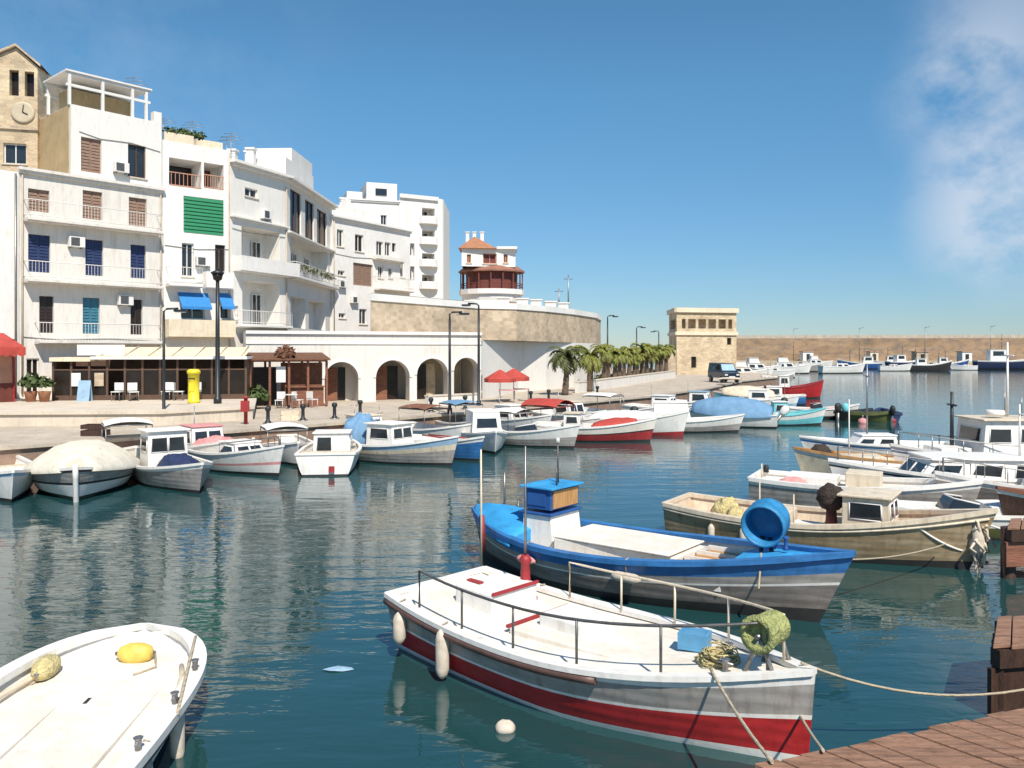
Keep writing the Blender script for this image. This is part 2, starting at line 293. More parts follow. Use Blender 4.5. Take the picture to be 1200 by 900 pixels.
# ------------------------------------------------------------------ building helpers
class Wall:
    def __init__(s, A, B):
        s.A = Vector(A[:2]); s.B = Vector(B[:2]); s.L = (s.B-s.A).length; s.t = (s.B-s.A)/s.L; s.n = Vector((s.t.y, -s.t.x))
    def p(s, u, z, o=0): q = s.A+s.t*u+s.n*o; return Vector((q.x, q.y, z))
    def hit(s, px, py):
        d = Vector(((px-600)/F, 1)); D = s.A.dot(s.n)/d.dot(s.n); return (d*D-s.A).dot(s.t), EYE-(py-HZ)/F*D
    def rect(s, r):
        x0, y0, x1, y1 = r; xm, ym = (x0+x1)/2, (y0+y1)/2
        return s.hit(x0, ym)[0], s.hit(x1, ym)[0], s.hit(xm, y1)[1], s.hit(xm, y0)[1]
    def mat4(s):
        return Matrix(((s.t.x, s.n.x, 0), (s.t.y, s.n.y, 0), (0, 0, 1)))
    def box(s, mb, u0, u1, z0, z1, o0, o1, m=0):
        mb.box(s.p((u0+u1)/2, (z0+z1)/2, (o0+o1)/2), (u1-u0, o1-o0, z1-z0), m, s.mat4())
    def grid(s, mb, z0, z1, ops, m=0, u0=0, u1=None):
        u1 = s.L if u1 is None else u1
        us = sorted({u0, u1, *[min(max(q, u0), u1) for o in ops for q in o[:2]]}); zs = sorted({z0, z1, *[min(max(q, z0), z1) for o in ops for q in o[2:4]]})
        for a, c in zip(us, us[1:]):
            for e, g in zip(zs, zs[1:]):
                if c-a < 1e-4 or g-e < 1e-4: continue
                um, zm = (a+c)/2, (e+g)/2
                if any(o[0] < um < o[1] and o[2] < zm < o[3] for o in ops): continue
                mb.poly([s.p(a, e), s.p(c, e), s.p(c, g), s.p(a, g)], m)
        for o in ops:
            a, c, e, g, d = o[:5]
            mb.poly([s.p(a, e), s.p(c, e), s.p(c, e, -d), s.p(a, e, -d)], m); mb.poly([s.p(a, g, -d), s.p(c, g, -d), s.p(c, g), s.p(a, g)], m)
            mb.poly([s.p(a, e), s.p(a, e, -d), s.p(a, g, -d), s.p(a, g)], m); mb.poly([s.p(c, e, -d), s.p(c, e), s.p(c, g), s.p(c, g, -d)], m)
            mb.poly([s.p(a, e, -d), s.p(c, e, -d), s.p(c, g, -d), s.p(a, g, -d)], m)
def volume(mb, pts, z0, z1, ops=None, m=0, roofm=None):
    ops = ops or {}
    for i in range(len(pts)): Wall(pts[i], pts[(i+1) % len(pts)]).grid(mb, z0, z1, ops.get(i, []), m)
    mb.poly([(q[0], q[1], z1) for q in pts], m if roofm is None else roofm)
def window(root, wl, op, kind, frame='frame_white'):
    """fills one opening: op = (u0,u1,z0,z1,depth)"""
    u0, u1, z0, z1, d = op[:5]; org = root.location; e = .004
    u0 += e; u1 -= e; z0 += e; z1 -= e
    if kind.startswith('sh_'):
        b = MB(); um = (u0+u1)/2
        for a, c in ((u0, um-.01), (um+.01, u1)):
            wl.box(b, a, c, z0, z1, -d+.01, -d+.04); k_ = max(4, int((z1-z0)/.16)); h = (z1-z0)/k_
            for j in range(k_): wl.box(b, a+.05, c-.05, z0+j*h+.03, z0+(j+1)*h-.02, -d+.042, -d+.075)
        return b.build('shutter', kind, root, org)
    b = MB(); f = .06
    for q in ((u0, u0+f, z0, z1), (u1-f, u1, z0, z1), (u0+f, u1-f, z0, z0+f), (u0+f, u1-f, z1-f, z1), ((u0+u1)/2-.025, (u0+u1)/2+.025, z0+f, z1-f)): wl.box(b, *q, -d+.03, -d+.09)
    fr = b.build('window', frame, root, org)
    b = MB(); wl.box(b, u0+.01, u1-.01, z0+.01, z1-.01, -d+.006, -d+.026); b.build('pane', 'glass' if kind == 'glass' else kind, fr, org)
    if d < .3 and u1-u0 < 2: b = MB(); wl.box(b, u0-.08, u1+.08, z0-.075, z0-.006, .003, .07); b.build('sill', 'concrete_pale', fr, org)
    return fr
def aircon(root, wl, u, z):
    b = MB(); wl.box(b, u, u+.8, z, z+.55, .05, .36); o = b.build('air_conditioner', 'frame_white', root, root.location, .015); b = MB(); c = wl.p(u+.3, z+.28, .362); wl.box(b, u+.08, u+.52, z+.06, z+.5, .362, .37); b.build('fan_grille', 'rail_dark', o, root.location); b = MB()
    for q in (.1, .65): wl.box(b, u+q, u+q+.05, z-.06, z-.002, .003, .34)
    b.build('bracket', 'steel', o, root.location)
def pipe(root, wl, u, z0, z1, r=.045): b = MB(); b.tube([wl.p(u, z0, .07), wl.p(u, z1, .07)], r, 6); b.build('drainpipe', 'concrete', root, root.location)
def cable(root, wl, pts, r=.018): b = MB(); b.tube([wl.p(u, z, .03) for u, z in pts], r, 4); b.build('cable', 'rail_dark', root, root.location)
def balcony(root, wl, u0, u1, z, dep=.9, solid=False, h=.95, slabm='plaster', railm='frame_white', th=.16):
    org = root.location; b = MB(); wl.box(b, u0, u1, z-th, z, .003, dep); wl.box(b, u0+.002, u1-.002, z-th-.05, z-th-.002, .003, dep*.82)
    sl = b.build('balcony', slabm, root, org, .015); b = MB()
    if solid:
        wl.box(b, u0, u1, z+.003, z+h, dep-.12, dep); wl.box(b, u0, u0+.1, z+.003, z+h, .004, dep-.123); wl.box(b, u1-.1, u1, z+.003, z+h, .004, dep-.123)
    else:
        for zz in (z+h, z+.12): b.tube([wl.p(u0+.03, zz, .01), wl.p(u0+.03, zz, dep-.04), wl.p(u1-.03, zz, dep-.04), wl.p(u1-.03, zz, .01)], .022, 4)
        k_ = int((u1-u0)/.16)
        for j in range(k_+1): u = u0+.03+(u1-u0-.06)*j/k_; b.tube([wl.p(u, z, dep-.04), wl.p(u, z+h, dep-.04)], .011, 4, caps=False)
    b.build('railing', slabm if solid else railm, sl, org); return sl
def cornice(root, pts_walls, z, h=.22, o=.22, m='plaster3'):
    b = MB()
    for wl, a, c in pts_walls: wl.box(b, a, c, z, z+h*.5, .003, o*.6); wl.box(b, a-o*.3, c+o*.3, z+h*.5+.002, z+h, .003, o)
    return b.build('cornice', m, root, root.location)
def plant_mb(b, c, r, n_, seed, m=0):
    q = random.Random(seed)
    for i in range(n_):
        d = Vector((q.gauss(0, 1), q.gauss(0, 1), q.gauss(0, 1))).normalized()*r*q.uniform(.3, 1); d.z = abs(d.z)*1.1
        a = Vector((q.gauss(0, 1), q.gauss(0, 1), q.gauss(0, 1))).normalized()*r*.28; e = d.cross(a); e = e.normalized()*r*.2 if e.length > 1e-6 else Vector((0, 0, .1))
        o_ = Vector(c)+d; b.poly([o_-a, o_+e, o_+a, o_-e], m)
def antenna(root, base, h, org):
    b = MB(); B_ = Vector(base); b.tube([B_, B_+Vector((0, 0, h))], .025, 4)
    for zz, l in ((.98, .5), (.9, .7), (.82, .8)): b.tube([B_+Vector((-l, .1, h*zz)), B_+Vector((l, -.1, h*zz))], .015, 4)
    return b.build('antenna', 'steel', root, org)
# ------------------------------------------------------------------ buildings along the waterfront
def bldg(name, label, wl, z=PZ, cat='building'):
    return thing(name, label, cat, wl.p(wl.L/2, z, -.5))
# --- white block with blue shutters
A0 = Vector((-25.3, 42.5)); tA = Vector((.659, .752)); nA = Vector((.752, -.659))
A1 = A0+tA*7.51
wA = Wall(A0, A1)
r = bldg('apartment_building', 'white five storey house with rows of blue and brown shutters and a rooftop pergola', wA)
wins = [((33, 222, 58, 248), 'sh_brown'), ((97, 224, 120, 257), 'sh_brown'), ((151, 232, 172, 265), 'sh_brown'),
        ((33, 275, 59, 319), 'sh_blue'), ((100, 281, 121, 323), 'sh_blue'), ((153, 287, 171, 326), 'sh_blue'),
        ((46, 347, 63, 390), 'sh_dark'), ((97, 349, 117, 391), 'sh_teal'), ((153, 351, 167, 392), 'sh_dark'), ((31, 420, 46, 466), 'glass_warm')]
ops = [wA.rect(q)+(.2,) for q, _ in wins]
zc = 13.3
bk = [A0, A1, A1-nA*9, A0+tA*2.5-nA*9, A0+tA*2.5-nA*3.2, A0-nA*3.2]
b = MB(); volume(b, bk, PZ-.1, zc, {0: ops})
b.build('wall', 'plaster2', r, r.location)
for o_, (q, kd) in zip(ops, wins): window(r, wA, o_, kd)
u_top = wA.hit(84, 160)[0]
wA2 = Wall(A0+tA*u_top+nA*-.06, A1-nA*.06)
w2 = [((95, 162, 119, 202), 'sh_brown'), ((150, 170, 171, 208), 'glass')]; ops2 = [wA2.rect(q)+(.2,) for q, _ in w2]
b = MB(); volume(b, [wA2.A, wA2.B, A1-nA*8.9, A0+tA*u_top-nA*8.9], zc+.02, 17.3, {0: ops2})
wA2.box(b, wA2.L-.45, wA2.L, 17.3, 17.9, -.4, 0)
b.build('upper_wall', 'plaster', r, r.location)
b = MB(); q = Wall(A0+tA*u_top-nA*8.9, A0+tA*u_top-nA*.06); q.box(b, .02, q.L-.25, zc+.05, 17.25, .004, .05); b.build('side_render', 'ochre', r, r.location)
for o_, (q, kd) in zip(ops2, w2): window(r, wA2, o_, kd, 'frame_brown')
cornice(r, [(wA, 0, wA.L)], zc-.12, .3, .28, 'plaster2')
for i, (px0, px1, py) in enumerate(((27, 184, 263), (27, 184, 331), (40, 186, 399))):
    u0, z0 = wA.hit(px0, py-5); u1 = min(wA.hit(px1, py)[0], wA.L-.05); z0 = wA.hit(100, py)[1]; balcony(r, wA, max(u0, .05), u1, z0, .75, False, .9, 'plaster2')
b = MB(); L2 = wA2.L
for u in (-.1, L2*.33, L2*.66, L2-.9): wA2.box(b, u, u+.14, 17.3, 19.05, -.25, -.11); wA2.box(b, u, u+.14, 17.3, 19.05, -3.2, -3.06)
for zz in (18.92, 18.3): wA2.box(b, -.2, L2-.6, zz, zz+.14, -.24, -.12); wA2.box(b, -.2, L2-.6, zz, zz+.14, -3.19, -3.07)
wA2.box(b, -.25, L2-.55, 19.063, 19.15, -3.3, -.02)
b.build('pergola', 'frame_white', r, r.location)
b = MB(); wA2.box(b, .5, L2-1.0, 17.302, 18.6, -3.0, -1.6); b.build('roof_house', 'ochre', r, r.location)
antenna(r, wA2.p(L2-1.2, 17.3, -1), 2.6, r.location)
aircon(r, wA, 2.3, 9.6); aircon(r, wA, 4.9, 6.6); aircon(r, wA2, 2.15, 14.0); pipe(r, wA, wA.L-.12, PZ+2.2, zc-.2); pipe(r, wA, .12, PZ+.2, zc-.2); cable(r, wA, [(.2, 4.75), (2, 4.62), (4.5, 4.7), (7.3, 4.6)]); cable(r, wA2, [(.4, 15.9), (1.5, 15.7), (3.2, 15.8), (L2-.1, 15.6)])
# --- pale neighbour at the picture's left edge
N0 = A0-tA*8+nA*.02; wN = Wall(N0, A0-tA*.03+nA*.02)
r = bldg('townhouse', 'grey white townhouse cut by the left edge behind the red awning', wN)
opN = [(5.2, 6.1, 9.5, 11.4, .2), (5.2, 6.1, 6.2, 8.1, .2), (2.2, 3.1, 9.5, 11.4, .2), (2.2, 3.1, 6.2, 8.1, .2), (5.6, 7.2, PZ+.05, 4, .25)]
b = MB(); volume(b, [wN.A, wN.B, wN.B-nA*3, wN.A-nA*3], PZ-.1, zc-.1, {0: opN}); b.build('wall', 'plaster3', r, r.location)
for o_ in opN[:4]: window(r, wN, o_, 'sh_brown')
window(r, wN, opN[4], 'glass_warm', 'frame_brown')
b = MB(); b.tube([wN.p(7.8, PZ, .08), wN.p(7.8, zc-.2, .08)], .05, 6); b.build('drainpipe', 'steel', r, r.location)
# red awning bar
p0 = G(0, 471, PZ)
wR = Wall(P(-60, 37.2), P(17, 39.6)); r = thing('awning_bar', 'bright red awning bar front at the left edge under the townhouse', 'cafe', wR.p(wR.L/2, PZ, -.5))
b = MB(); wR.box(b, 0, wR.L, PZ+.9, PZ+2.9, -.1, 0); b.build('back_panel', 'terra_plain', r, r.location)
b = MB()
for u in (.02, wR.L*.5, wR.L-.1): wR.box(b, u, u+.08, PZ, PZ+3, .003, .08)
b.build('post', 'red_dull', r, r.location)
b = MB(); q = [wR.p(0, 4.9, -1), wR.p(wR.L, 4.9, -1), wR.p(wR.L, 4.2, 1.0), wR.p(0, 4.2, 1.0)]; b.poly(q); b.poly([x-Vector((0, 0, .05)) for x in q[::-1]])
for j in range(8):
    u = j*wR.L/8; b.poly([wR.p(u, 4.2, 1.0), wR.p(u+wR.L/8, 4.2, 1.0), wR.p(u+wR.L/8, 3.85, 1.02), wR.p(u+wR.L/16, 3.75, 1.02), wR.p(u, 3.85, 1.02)])
b.build('awning', 'awn_red', r, r.location)
b = MB(); wR.box(b, 0, wR.L, PZ+.003, PZ+.9, -.12, .01); b.build('counter', 'dark_red', r, r.location)

# --- church bell tower behind
T0 = P(-22, 46.3); T1 = P(44, 47.0); T1b = P(76, 50.6)
T0b = Vector((T0.x+(T1b.x-T1.x), T0.y+(T1b.y-T1.y)))
wT = Wall(T0, T1); r = thing('bell_tower', 'golden stone church bell tower with two slit openings and a clock', 'church tower', wT.p(wT.L/2, PZ, -1))
opT = [wT.rect(q)+(.5,) for q in ((11, 82, 22, 112), (29, 84, 40, 113))]+[wT.rect((4, 168, 31, 192))+(.25,)]
ze = wT.hit(44, 78)[1]; zp = wT.hit(20, 56)[1]; cB = [T0, T1, T1b, T0b]
b = MB(); volume(b, cB, PZ, ze, {0: opT}); b.build('wall', 'stone', r, r.location)
b = MB(); um = wT.L*.62
g_ = [b.add([wT.p(0, ze, o_), wT.p(wT.L, ze, o_), wT.p(um, zp, o_)]) for o_ in (0, -3.6)]; b.face(g_[0]); b.face(g_[1][::-1]); [b.face((g_[0][i], g_[1][i], g_[1][(i+1) % 3], g_[0][(i+1) % 3])) for i in range(3)]; b.build('gable', 'stone', r, r.location)
b = MB()
for u0, u1 in ((-.2, um), (wT.L+.2, um)):
    q = [wT.p(u0, ze-.05, .2), wT.p(u1, zp+.05, .2), wT.p(u1, zp+.05, -3.8), wT.p(u0, ze-.05, -3.8)]; b.poly(q); b.poly([x+Vector((0, 0, .14)) for x in q]); b.poly([q[0], q[1], q[1]+Vector((0, 0, .14)), q[0]+Vector((0, 0, .14))])
b.build('roof', 'stone_pale', r, r.location)
for o_ in opT[:2]:
    b = MB(); wT.box(b, o_[0]+.01, o_[1]-.01, o_[2]+.01, o_[3]-.01, -.48, -.44); b.build('louvre', 'glass_warm', r, r.location)
window(r, wT, opT[2], 'glass', 'frame_white')
u, z = wT.hit(27, 132); rot = Matrix.Rotation(R(90), 3, 'X')
b = MB(); b.lathe([(.62, 0), (.62, .06), (.5, .08)], wT.p(u, z, .005), 20, 0, wT.mat4().to_3x3() @ Matrix.Rotation(R(-90), 3, 'X')); ck = b.build('clock', 'clock', r, r.location)
b = MB(); b.tube([wT.p(u, z, .1), wT.p(u+.05, z+.42, .1)], .03, 4); b.tube([wT.p(u, z, .1), wT.p(u+.26, z-.12, .1)], .035, 4); b.build('clock_hand', 'dark_metal', ck, r.location)
b = MB(); wT.box(b, -.1, wT.L+.05, wT.hit(20, 152)[1], wT.hit(20, 152)[1]+.2, .003, .12); b.build('string_course', 'stone_pale', r, r.location)

# --- narrow house with green blind
B0 = A1+Vector((.02, .02)); tB = Vector((.75, .661)); B1 = B0+tB*4.05; wB = Wall(B0, B1); nB = wB.n
r = bldg('townhouse', 'narrow white townhouse with a big green blind and plants on its roof', wB)
loB = [wB.rect((198, 187, 236, 219))+(1.6,), wB.rect((239, 192, 262, 221))+(1.6,)]
wb = [((215, 232, 262, 274), None), ((213, 285, 227, 324), 'glass'), ((252, 287, 264, 318), 'sh_dark'), ((212, 358, 240, 374), 'glass'), ((258, 358, 279, 374), 'glass')]
opB = [wB.rect(q)+(.22,) for q, _ in wb]
zB = wB.hit(230, 170)[1]
b = MB(); volume(b, [B0, B1, B1-nB*8, B0-nB*8], PZ-.1, zB, {0: opB+loB}); b.build('wall', 'plaster3', r, r.location)
for o_, (q, kd) in zip(opB[1:], wb[1:]): window(r, wB, o_, kd)
for i, o_ in enumerate(loB):
    b = MB(); wB.box(b, o_[0]+.05, o_[1]-.05, o_[2], o_[3]-.15, -1.58, -1.5); b.build('loggia_shade_door', 'dark_red' if i else 'glass_warm', r, r.location)  # door widened over the loggia back, its dark colour painting the inner shade
    b = MB(); wB.box(b, o_[0], o_[1], o_[2], o_[2]+.06, -.03, .02); wB.box(b, o_[0], o_[1], o_[2]+.75, o_[2]+.8, -.03, .02)
    for j in range(8): u = o_[0]+(o_[1]-o_[0])*(j+.5)/8; wB.box(b, u, u+.03, o_[2]+.06, o_[2]+.75, -.02, .0)
    b.build('railing', 'terra_plain', r, r.location)
o_ = opB[0]; b = MB(); k_ = 10
for j in range(k_):
    z0 = o_[2]+(o_[3]-o_[2])*j/k_; b.poly([wB.p(o_[0]+.02, z0, .03), wB.p(o_[1]-.02, z0, .03), wB.p(o_[1]-.02, z0+(o_[3]-o_[2])/k_, -.03), wB.p(o_[0]+.02, z0+(o_[3]-o_[2])/k_, -.03)])
b.build('roller_blind', 'sh_green', r, r.location)
for (x0, y0, x1, y1) in ((208, 343, 243, 362), (255, 344, 282, 362)):
    u0, u1, z0, z1 = wB.rect((x0, y0, x1, y1)); b = MB(); u1 = min(u1, wB.L-.02)
    q = [wB.p(u0, z1, .02), wB.p(u1, z1, .02), wB.p(u1, z0+.1, .75), wB.p(u0, z0+.1, .75)]; b.poly(q); b.poly([x-Vector((0, 0, .03)) for x in q[::-1]]); b.poly([q[3], q[2], q[2]-Vector((0, 0, .16)), q[3]-Vector((0, 0, .16))])
    b.poly([q[0], q[3], q[3]-Vector((0, 0, .16))]); b.poly([q[1], q[2], q[2]-Vector((0, 0, .16))]); b.build('awning', 'awn_blue', r, r.location)
u0 = .2; z0 = wB.hit(230, 334)[1]; balcony(r, wB, .15, 2.1, z0, .7); balcony(r, wB, 2.3, wB.L-.1, z0, .7, True, .8, 'plaster3')
z0 = wB.hit(230, 392)[1]; balcony(r, wB, .05, wB.L-.05, z0, .9, True, .85, 'cream')
b = MB(); wB.box(b, .1, 1.8, zB, zB+.5, -.15, 0); b.build('parapet', 'cream', r, r.location); b = MB(); wB.box(b, 2.4, wB.L, zB, zB+.7, -2.2, -1.2); b.build('roof_house', 'cream', r, r.location)
b = MB()
for i in range(5): plant_mb(b, wB.p(.5+i*.45, zB+.5, -.35), .42, 90, i)
b.build('roof_plants', 'leaf', r, r.location)
aircon(r, wB, 1.85, wB.hit(235, 312)[1]); pipe(r, wB, wB.L-.1, PZ+2.5, zB-.2); cable(r, wB, [(.1, 10.2), (2, 10.1), (3.9, 10.25)])
antenna(r, wB.p(.7, zB, -2), 1.8, r.location); antenna(r, wB.p(2.8, zB, -3), 2.2, r.location)

# --- corner house
C0 = Vector((B1.x+.02, B1.y+.02)); C1 = P(336, 55.7).to_2d(); C2 = P(389, 67).to_2d(); wC = Wall(C0, C1); wD_ = Wall(C1, C2)
r = bldg('corner_house', 'white corner house with curved balconies and three tall dark openings under the eaves', wC)
zC = 15.6
fo = [wC.rect((287, 221, 302, 231))+(.2,), wC.rect((283, 268, 328, 318))+(1.3,), wC.rect((284, 330, 328, 381))+(1.3,)]
so_ = [wD_.rect((340, 224, 353, 274))+(.2,), wD_.rect((357.5, 236, 368, 283))+(.2,), wD_.rect((371.5, 247, 383, 290))+(.2,),
       (.8, wD_.L-1.2, wC.hit(330, 322)[1], wC.hit(330, 274)[1], 1.3), (.8, 4.2, wC.hit(330, 383)[1], wC.hit(330, 345)[1], .9), (5., 9.4, wC.hit(330, 383)[1], wC.hit(330, 345)[1], .9)]
b = MB(); volume(b, [C0, C1, C2, C2+Vector((-8, -1)), C0-wC.n*9], QZ-.05, zC, {0: fo, 1: so_}); b.build('wall', 'plaster', r, r.location)
window(r, wC, fo[0], 'glass')
def inner(root, wl, o_, n_, kind, d, h=2.1):
    for i in range(n_):
        u = o_[0]+(o_[1]-o_[0])*(i+.5)/n_; window(root, wl, (u-.45, u+.45, o_[2]+.05, min(o_[3]-.15, o_[2]+h), o_[4]-.03), kind)
inner(r, wC, fo[1], 2, 'glass', 1.3); inner(r, wC, fo[2], 2, 'glass', 1.3)
for o_ in so_[:3]: window(r, wD_, o_, 'glass_warm', 'frame_brown')
for o_ in so_[3:]: inner(r, wD_, o_, 3 if o_[1]-o_[0] > 5 else 1, 'glass', 1)
zf2 = fo[1][2]; zf1 = fo[2][2]
balcony(r, wC, .2, wC.L+.5, zf2, .7, True, .75, 'plaster3'); balcony(r, wD_, .02, wD_.L-.3, zf2, .7, False, .9, 'plaster3')
balcony(r, wC, .2, wC.L-.1, zf1, .6, False, .85, 'plaster3', 'frame_white')
cornice(r, [(wC, 0, wC.L), (wD_, 0, wD_.L)], zC-.15, .34, .5, 'plaster')
cornice(r, [(wD_, 0, wD_.L)], so_[0][2]-.3, .22, .35, 'plaster'); cornice(r, [(wC, 0, wC.L)], wC.hit(300, 262)[1], .2, .25, 'plaster')
b = MB(); 
for i in range(16): plant_mb(b, wD_.p(.6+i*.58, zf2+.5, .45), .42, 40, 50+i)
b.build('balcony_plants', 'frond_dark', r, r.location)
b = MB(); q = wD_; q.box(b, 1.6, 8.2, zC+.2, zC+1.9, -3.4, -.6); q.box(b, 3.2, 8.2, zC+1.902, zC+2.9, -3.4, -.7); b.build('roof_house', 'plaster3', r, r.location)
b = MB()
for u, o_ in ((.6, -3), (1.4, -3.4), (.9, -4.4)): wD_.box(b, u, u+.5, zC+.19, zC+2.2, o_, o_+.5); wD_.box(b, u-.08, u+.58, zC+2.2, zC+2.32, o_-.08, o_+.58)
b.build('chimney', 'plaster3', r, r.location)
aircon(r, wC, 2.6, wC.hit(300, 255)[1]); pipe(r, wC, wC.L-.1, PZ, zC-.6); cable(r, wC, [(.1, 11.6), (1.5, 11.5), (wC.L-.2, 11.65)])
antenna(r, wC.p(2.2, zC, -2), 2.6, r.location); antenna(r, wC.p(4., zC, -4), 3., r.location)
b = MB(); wC.box(b, .3, wC.L-.3, PZ+1.5, 4.1, -.05, .006); b.build('ground_panel', 'cream', r, r.location)

# --- small windowed white house beyond the corner
D0 = P(389.5, 66.5).to_2d(); D1 = D0+Vector((.52, .854)).normalized()*10; wE = Wall(D0, D1)
r = bldg('small_house', 'plain white house with small scattered dark windows behind the arcade terrace', wE)
zD = wE.hit(392, 254)[1]
dw = [((395, 269, 402.5, 289), 'glass'), ((416, 275, 426, 295), 'glass_warm'), ((441, 283, 449, 300), 'glass'), ((451, 284, 458, 300), 'glass'), ((459.5, 285, 464, 295), 'sh_dark'),
      ((396, 317, 404, 323), 'glass'), ((414, 309, 437, 335), 'sh_brown'), ((396, 328, 403, 334), 'sh_dark'), ((397, 367, 405, 373), 'glass'), ((421, 362, 430, 380), 'glass'), ((443, 312, 449, 326), 'glass'), ((455, 314, 460, 326), 'glass'), ((469, 306, 474, 325), 'glass')]
opD = [wE.rect(q)+(.22,) for q, _ in dw]
b = MB(); volume(b, [D0, D1, D1-wE.n*9+Vector((0, 3)), D0-wE.n*6], QZ-.05, zD, {0: opD}); b.build('wall', 'plaster3', r, r.location)
for o_, (q, kd) in zip(opD, dw): window(r, wE, o_, kd, 'frame_brown' if kd == 'sh_dark' else 'frame_white')
cornice(r, [(wE, 0, wE.L)], zD-.2, .32, .3)
aircon(r, wE, .5, 9.2); aircon(r, wE, 2.0, 8.0); pipe(r, wE, .15, QZ+4.4, zD-.3); cable(r, wE, [(.3, 11.9), (2.5, 11.8), (5, 11.95)])
balcony(r, wE, wE.hit(436, 300)[0], wE.hit(468, 300)[0], wE.hit(450, 303)[1], .6, True, .15, 'plaster'); balcony(r, wE, wE.hit(438, 300)[0], wE.hit(478, 300)[0], wE.hit(450, 338)[1], .8)
b = MB(); wE.box(b, 1.5, 6.5, zD+.002, zD+1.4, -5, -1.5); wE.box(b, 4.2, 4.8, zD+1.402, zD+2.3, -3, -2.4); b.build('roof_house', 'plaster', r, r.location)

# --- tall hotel with rounded balconies
E0 = P(398, 86).to_2d(); E1 = P(468, 88).to_2d(); E2 = P(513, 90).to_2d(); wF = Wall(E0, E1); wG = Wall(E1, E2)
r = thing('hotel', 'tall white hotel with a stack of rounded balconies on its right corner', 'building', wF.p(wF.L/2, QZ, -2))
HB = QZ; zE = wF.hit(420, 234)[1]; zE2 = wF.hit(450, 214)[1]; zE3 = wG.hit(490, 231)[1]
opF = [wF.rect((404+i*21, 252+j*32, 411+i*21, 266+j*32))+(.25,) for i in range(3) for j in range(3)]
opG = [wG.rect((495, y0, 510, y1))+(1.4,) for y0, y1 in ((244, 261), (270, 285), (297, 311), (322, 337))]+[wG.rect((474, y0, 486, y1))+(.5,) for y0, y1 in ((285, 300), (312, 328))]
back = [E2+Vector((-1, 9)), E0+Vector((0, 9))]
b = MB(); volume(b, [E0, E1, E1+Vector((0, 9)), E0+Vector((0, 9))], HB, zE, {0: opF}); b.build('wall', 'plaster3', r, r.location)
arc = [E2+Vector((0.0, 0))+Vector((math.sin(a)*.6, .6-math.cos(a)*.6)) for a in (.35, .7, 1.05, 1.4)]
b = MB(); volume(b, [E1+Vector((.01, -.15)), E2+Vector((0, -.0)), *arc, E2+Vector((.6, 9)), E1+Vector((.01, 9))], HB, zE3, {0: opG}); b.build('balcony_block', 'plaster', r, r.location)
for o_ in opF: window(r, wF, o_, 'glass')
for o_ in opG:
    w_ = Wall(E1+Vector((.01, -.15)), E2); inner(r, w_, o_, 1, 'glass_warm' if o_[4] > 1 else 'glass', 1)
w_ = Wall(E1+Vector((.01, -.15)), E2)
for o_ in opG[:4]:
    b = MB(); um = (o_[0]+o_[1])/2; R_ = (o_[1]-o_[0])/2+.35
    pts = [w_.p(um-R_, 0, -.1)]+[w_.p(um+R_*math.sin(a), 0, .75*math.cos(a)+.02) for a in [(-1.5+i*.5) for i in range(7)]]+[w_.p(um+R_, 0, -.1)]
    b.prism([(q.x, q.y) for q in pts], o_[2]-.18, o_[2]+.62); b.build('balcony', 'plaster3', r, r.location)
b = MB(); wF.box(b, wF.hit(430, 220)[0], wF.L-.2, zE+.002, zE2, -5, -.3); wF.box(b, .8, 2.4, zE+.002, zE+.9, -3, -.4); b.build('roof_house', 'plaster3', r, r.location)
u, z = wF.hit(446, 225); b = MB(); wF.box(b, u-.5, u+.7, z-.3, z+.4, -.297, -.2); b.build('roof_window', 'glass', r, r.location)
cornice(r, [(wF, 0, wF.L)], zE-.2, .3, .25); b = MB(); w_.box(b, 0, w_.L, zE3-.25, zE3+.15, .003, .25); b.build('cornice', 'plaster', r, r.location)

# --- arcade terrace
F0 = P(288, 47.2).to_2d(); F1 = P(564, 52).to_2d(); wH = Wall(F0, F1)
r = thing('arcade_wall', 'long white arcade terrace with four dark round arches on the quay', 'arcade', wH.p(wH.L/2, QZ))
zH = wH.hit(450, 389)[1]
arcs = [(380.5, 420, 424), (440.5, 480, 422), (488.5, 525, 420), (532, 561, 419)]
b = MB(); dp = 1.1; cur = 0.
def arch(mb, wl, u0, u1, zs, z0, z1, dp, n_=16, m=0):
    um, rr = (u0+u1)/2, (u1-u0)/2; pts = [(um-rr*math.cos(math.pi*i/n_), zs+rr*math.sin(math.pi*i/n_)) for i in range(n_+1)]
    for (a, za), (c, zc_) in zip(pts, pts[1:]):
        mb.poly([wl.p(a, za), wl.p(c, zc_), wl.p(c, z1), wl.p(a, z1)], m); mb.poly([wl.p(a, za, -dp), wl.p(c, zc_, -dp), wl.p(c, zc_), wl.p(a, za)], m)
    for u in (u0, u1): mb.poly([wl.p(u, z0), wl.p(u, z0, -dp), wl.p(u, zs, -dp), wl.p(u, zs)], m)
spans = []
for x0, x1, yt in arcs:
    u0 = wH.hit(x0, 450)[0]; u1 = wH.hit(x1, 450)[0]; zt = wH.hit((x0+x1)/2, yt)[1]; zs = zt-(u1-u0)/2; spans.append((u0, u1, zs))
    b.poly([wH.p(cur, QZ), wH.p(u0, QZ), wH.p(u0, zH), wH.p(cur, zH)]); arch(b, wH, u0, u1, zs, QZ, zH, dp); cur = u1
b.poly([wH.p(cur, QZ), wH.p(wH.L, QZ), wH.p(wH.L, zH), wH.p(cur, zH)])
b.poly([wH.p(0, zH), wH.p(wH.L, zH), wH.p(wH.L, zH, -4.5), wH.p(0, zH, -4.5)]); b.poly([wH.p(0, QZ), wH.p(0, QZ, -4.5), wH.p(0, zH, -4.5), wH.p(0, zH)]); b.poly([wH.p(wH.L, QZ, -4.5), wH.p(wH.L, QZ), wH.p(wH.L, zH), wH.p(wH.L, zH, -4.5)])
b.build('wall', 'plaster2', r, r.location)
